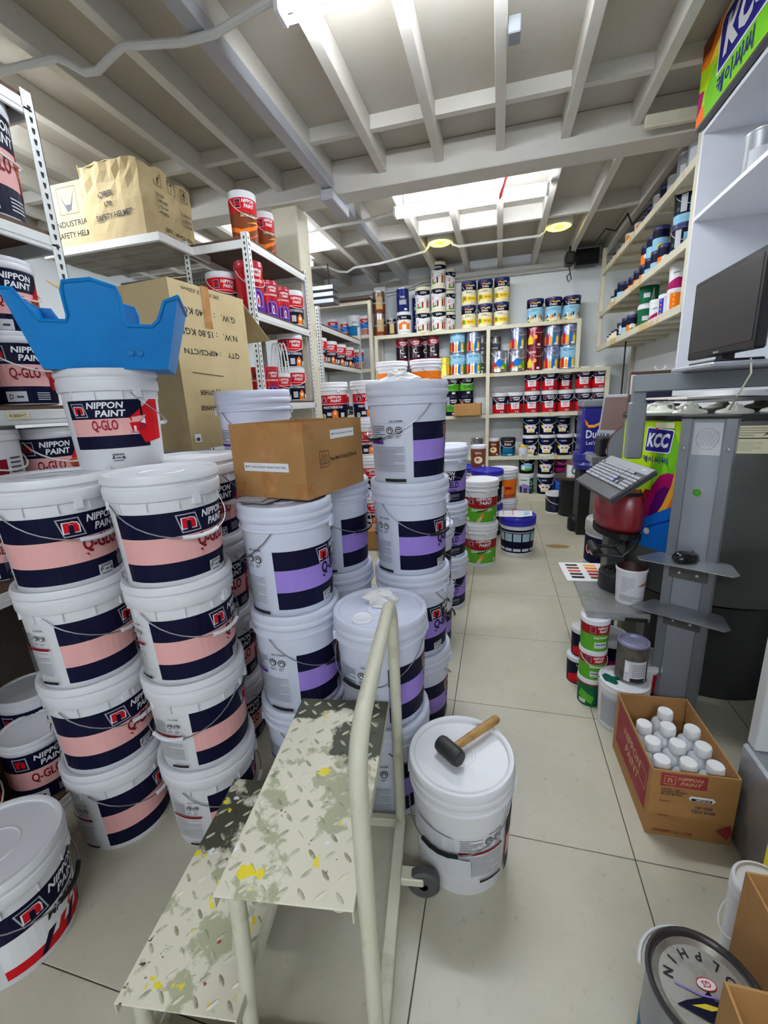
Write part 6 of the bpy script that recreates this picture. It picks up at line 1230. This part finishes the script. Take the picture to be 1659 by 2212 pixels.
def tread(cx,cy,z,w_,l_):
    o=MB().bbox(cx-w_/2,cx+w_/2,cy-l_/2,cy+l_/2,z-.004,z,.001,TREAD).build('tread', t)
    mb=MB()
    for e in (-1,1): mb.box(cx+e*w_/2-(.003 if e>0 else 0),cx+e*w_/2+(.003 if e<0 else 0),cy-l_/2,cy+l_/2,z-.03,z-.004,FR)
    mb.build('tread_lip', t)
    lz=MB(); px=.036; nx=int(w_/px)+1; ny=int(l_/px)+1
    for i in range(nx):
        for j in range(ny):
            X=cx-w_/2+.018+px*i; Y=cy-l_/2+.018+px*j
            if X>cx+w_/2-.012 or Y>cy+l_/2-.012: continue
            a=pi/4 if (i+j)%2 else -pi/4
            ca,sa=cos(a),sin(a); ring=[]
            for k in range(8):
                b=2*pi*k/8; u=.013*cos(b); v=.0042*sin(b); ring.append((X+u*ca-v*sa,Y+u*sa+v*ca,z+.0001))
            top=[(X+.008*ca,Y+.008*sa,z+.003),(X-.008*ca,Y-.008*sa,z+.003)]
            n0=len(ring); V=ring+top
            lz.add(V,[(7,0,8),(0,1,8),(1,2,9,8),(2,3,9),(3,4,9),(4,5,9),(5,6,8,9),(6,7,8)],LOZ if (i*7+j*13)%5 else TREAD,True)
    q=lz.build('lozenge_pattern', o); q['kind']='stuff'
tread(0,0,.50,.263,.545); tread(-.232,-.045,.238,.255,.525)
def bend(P,n=6,r=.06):
    P=[Vector(p) for p in P]; out=[P[0]]
    for a,b,c in zip(P[:-2],P[1:-1],P[2:]):
        d1=(a-b).normalized(); d2=(c-b).normalized(); rr_=min(r,(a-b).length*.45,(c-b).length*.45); p0=b+d1*rr_; p1=b+d2*rr_
        for i in range(n+1): k=i/n; out.append(p0*(1-k)**2+b*2*k*(1-k)+p1*k*k)
    return out+[P[-1]]
tb=.0165
MB().tube(bend([(.152,-.255,.012),(.152,-.255,.835),(.152,.285,.835),(.152,.285,.012)],8,.10),tb,FR,12).build('hand_rail', t)
MB().tube([(-.105,-.24,.495),(-.105,-.25,.30),(-.12,-.255,.012)],tb,FR,10).build('leg', t); MB().tube([(-.105,.24,.495),(-.12,.25,.012)],tb,FR,10).build('leg', t)
MB().tube([(-.335,-.27,.232),(-.345,-.275,.012)],tb,FR,10).build('leg', t); MB().tube([(-.335,.19,.232),(-.345,.20,.012)],tb,FR,10).build('leg', t)
MB().tube([(.10,-.26,.485),(.10,.265,.485)],.013,FR,10).build('side_bar', t); MB().tube([(-.10,-.26,.485),(-.10,.26,.485)],.013,FR,10).build('side_bar', t)
MB().bbox(.136,.168,-.30,.30,0.03,.062,.003,FR).build('base_bar', t); MB().bbox(-.34,.15,.268,.292,.03,.062,.003,FR).build('cross_bar', t); MB().bbox(-.34,.15,-.27,-.245,.03,.062,.003,FR).build('cross_bar', t)
MB().bbox(-.358,-.332,-.275,.28,.03,.062,.003,FR).build('base_bar', t)
MB().tube([(-.11,-.24,.235),(-.11,.23,.235)],.011,FR,8).build('side_bar', t)
MB().bbox(.168,.232,.085,.125,.05,.075,.003,FR).build('castor_bracket', t)
w_=MB().lathe([(.012,-.016),(.038,-.016),(.045,-.010),(.045,.010),(.038,.016),(.012,.016)],mat('grey_rubber_wheel',(72,70,70),.6),24,M=Matrix.Translation((.245,.105,.046)) @ Matrix.Rotation(radians(80),4,'Y') if False else Matrix.Translation((.232,.105,.046)) @ Matrix.Rotation(pi/2,4,'X')).build('castor_wheel', t)
# ------------------------------------------------------------------ mallet on the lone pail
t = thing('rubber_mallet','black rubber mallet with worn wooden handle lying on the lone white pail','mallet',(-.118,1.035,.356+.0255))
RUB=mat('worn_black_rubber',(34,33,33),.55,rgb2=(70,68,66),scale=22,lo=.6,hi=.8)
dv=Vector((.095,.115,0)).normalized(); pv=Vector((dv.y,-dv.x,0))
hd=[Vector((0,0,0))+pv*k for k in (-.042,-.040,-.030,.030,.040,.042)]
MB().tube(hd,[.018,.0225,.025,.025,.0225,.018],RUB,18).build('head', t)
MB().tube([dv*.005,dv*.03,dv*.08,dv*.15,dv*.20,dv*.208],[.010,.0115,.0125,.0135,.0135,.010],mat('worn_ash_handle',(176,136,78),.5,rgb2=(116,78,40),scale=14,lo=.45,hi=.75),12).build('handle', t)
# crumpled tissues
def tissue(loc,s,label,seed):
    rnd=random.Random(seed); mb=MB(); N,Mh=14,7; V=[]; Fc=[]
    for j in range(Mh+1):
        ph=pi*.5*j/Mh
        for i in range(N):
            a=2*pi*i/N; r_=s*cos(ph)*(1+rnd.uniform(-.35,.35)); V.append((r_*cos(a)*1.2,r_*sin(a)*.8,max(.001,s*.85*sin(ph)*(1+rnd.uniform(-.25,.25)))))
    for j in range(Mh):
        for i in range(N): Fc.append((j*N+i,j*N+(i+1)%N,(j+1)*N+(i+1)%N,(j+1)*N+i))
    mb.add(V,Fc,mat('tissue_paper',(226,224,222),.9)); o=mb.build('crumpled_tissue'); o.location=loc; tag(o,label,'tissue')
tissue((-.345,1.585,4*P20+.001),.055,'crumpled tissue on top of the tallest lilac-banded stack',2)
tissue((-.375,1.275,2*P20+.001),.046,'crumpled tissue on the pail behind the stool rail',5)
# ------------------------------------------------------------------ blue stacking bin
t = thing('stacking_bin','bright blue plastic stacking bin with notched rim on the white pail','bin',(-1.172,1.171,4*P15+.292),radians(34)); 
BB=mat('blue_bin_plastic',(0,118,188),.42,spec=.2,rgb2=(0,106,174),scale=5)
wb_,db_,wt_,dt_,HH=.160,.105,.217,.135,.205
per=[]
def hf(u): return None
front=[(-1,.20),(-.86,.20),(-.72,.125),(-.40,.125),(-.36,.14),(-.34,.20),(-.30,.222),(.0,.232),(.26,.215),(.30,.19),(.33,.13),(.37,.118),(.70,.118),(.78,.135),(.84,.185),(1,.20)]
V=[];tops=[];bots=[]
def addcol(ux,uy,h_):
    k=h_/HH; b=(ux*wb_,uy*db_,0); tp=(ux*wt_,uy*dt_,HH); bots.append(b); tops.append(tuple(b[i]+(tp[i]-b[i])*k for i in range(2))+(h_,))
for u,h_ in front: addcol(u,-1,h_)
for v in (-.5,0,.5): addcol(1,v,.20)
for u,h_ in reversed(front): addcol(u,1,h_)
for v in (.5,0,-.5): addcol(-1,v,.20)
n=len(bots); mids=[tuple(b[i]+(tp[i]-b[i])*.5 for i in range(3)) for b,tp in zip(bots,tops)]
mb=MB(); mb.add(bots+mids+tops,[tuple(reversed(range(n)))]+[(i,(i+1)%n,(i+1)%n+n,i+n) for i in range(n)]+[(i+n,(i+1)%n+n,(i+1)%n+2*n,i+2*n) for i in range(n)],BB)
ob=mb.build('bin_shell',t); md=ob.modifiers.new('thickness','SOLIDIFY'); md.thickness=.004
MB().tube([Vector(p)*1.0 for p in tops],.0055,BB,6,closed=True).build('rim', t)
for u in (.068,.092):
    fy=lambda z_: -(db_+(dt_-db_)*z_/HH)-.0025
    MB().lathe([(.009,0),(.008,.002),(0,.002)],BB,14,M=Matrix.Translation((u,fy(.045),.045)) @ Matrix.Rotation(pi/2,4,'X')).build('stud', t)
t.rotation_euler=(0,radians(1.3),radians(34))
# marks on the floor
for k,(x,y,s_) in enumerate(((.55,4.05,.07),)):
    mb=MB(); N=18; mb.add([(0,0,.0006)]+[(s_*(1+.12*sin(5*a))*cos(a)*1.5,s_*.8*sin(a),.0005) for a in [2*pi*i/N for i in range(N)]],[(0,i+1,(i+1)%N+1) for i in range(N)],mat('brown_stain',(150,122,78),.6)); o=mb.build('floor_stain'); o.location=(x,y,.0004); tag(o,'brown oval stain on the floor before the black stand','stain')

# ------------------------------------------------------------------ labels for repeated cans, then link everything
ORD=['first','second','third','fourth','fifth','sixth','seventh','eighth']
groups={}
for o,d,wh,od in REG: groups.setdefault((d,wh,od),[]).append(o)
for (d,wh,od),L in groups.items():
    for i,o in enumerate(L):
        s=d
        if len(L)>1: s+=', '+ORD[i]+(' from front' if 'right wall' in wh or 'rear left rack' in wh or 'cabinet' in wh or 'pillar rack' in wh else ' from left')
        s+=' '+wh
        if od: s+=', '+od
        o['label']=s
for o in PENDING: COL.objects.link(o)
for o in PENDING:
    if o.type=='MESH': o.visible_shadow=True
bpy.context.view_layer.update()
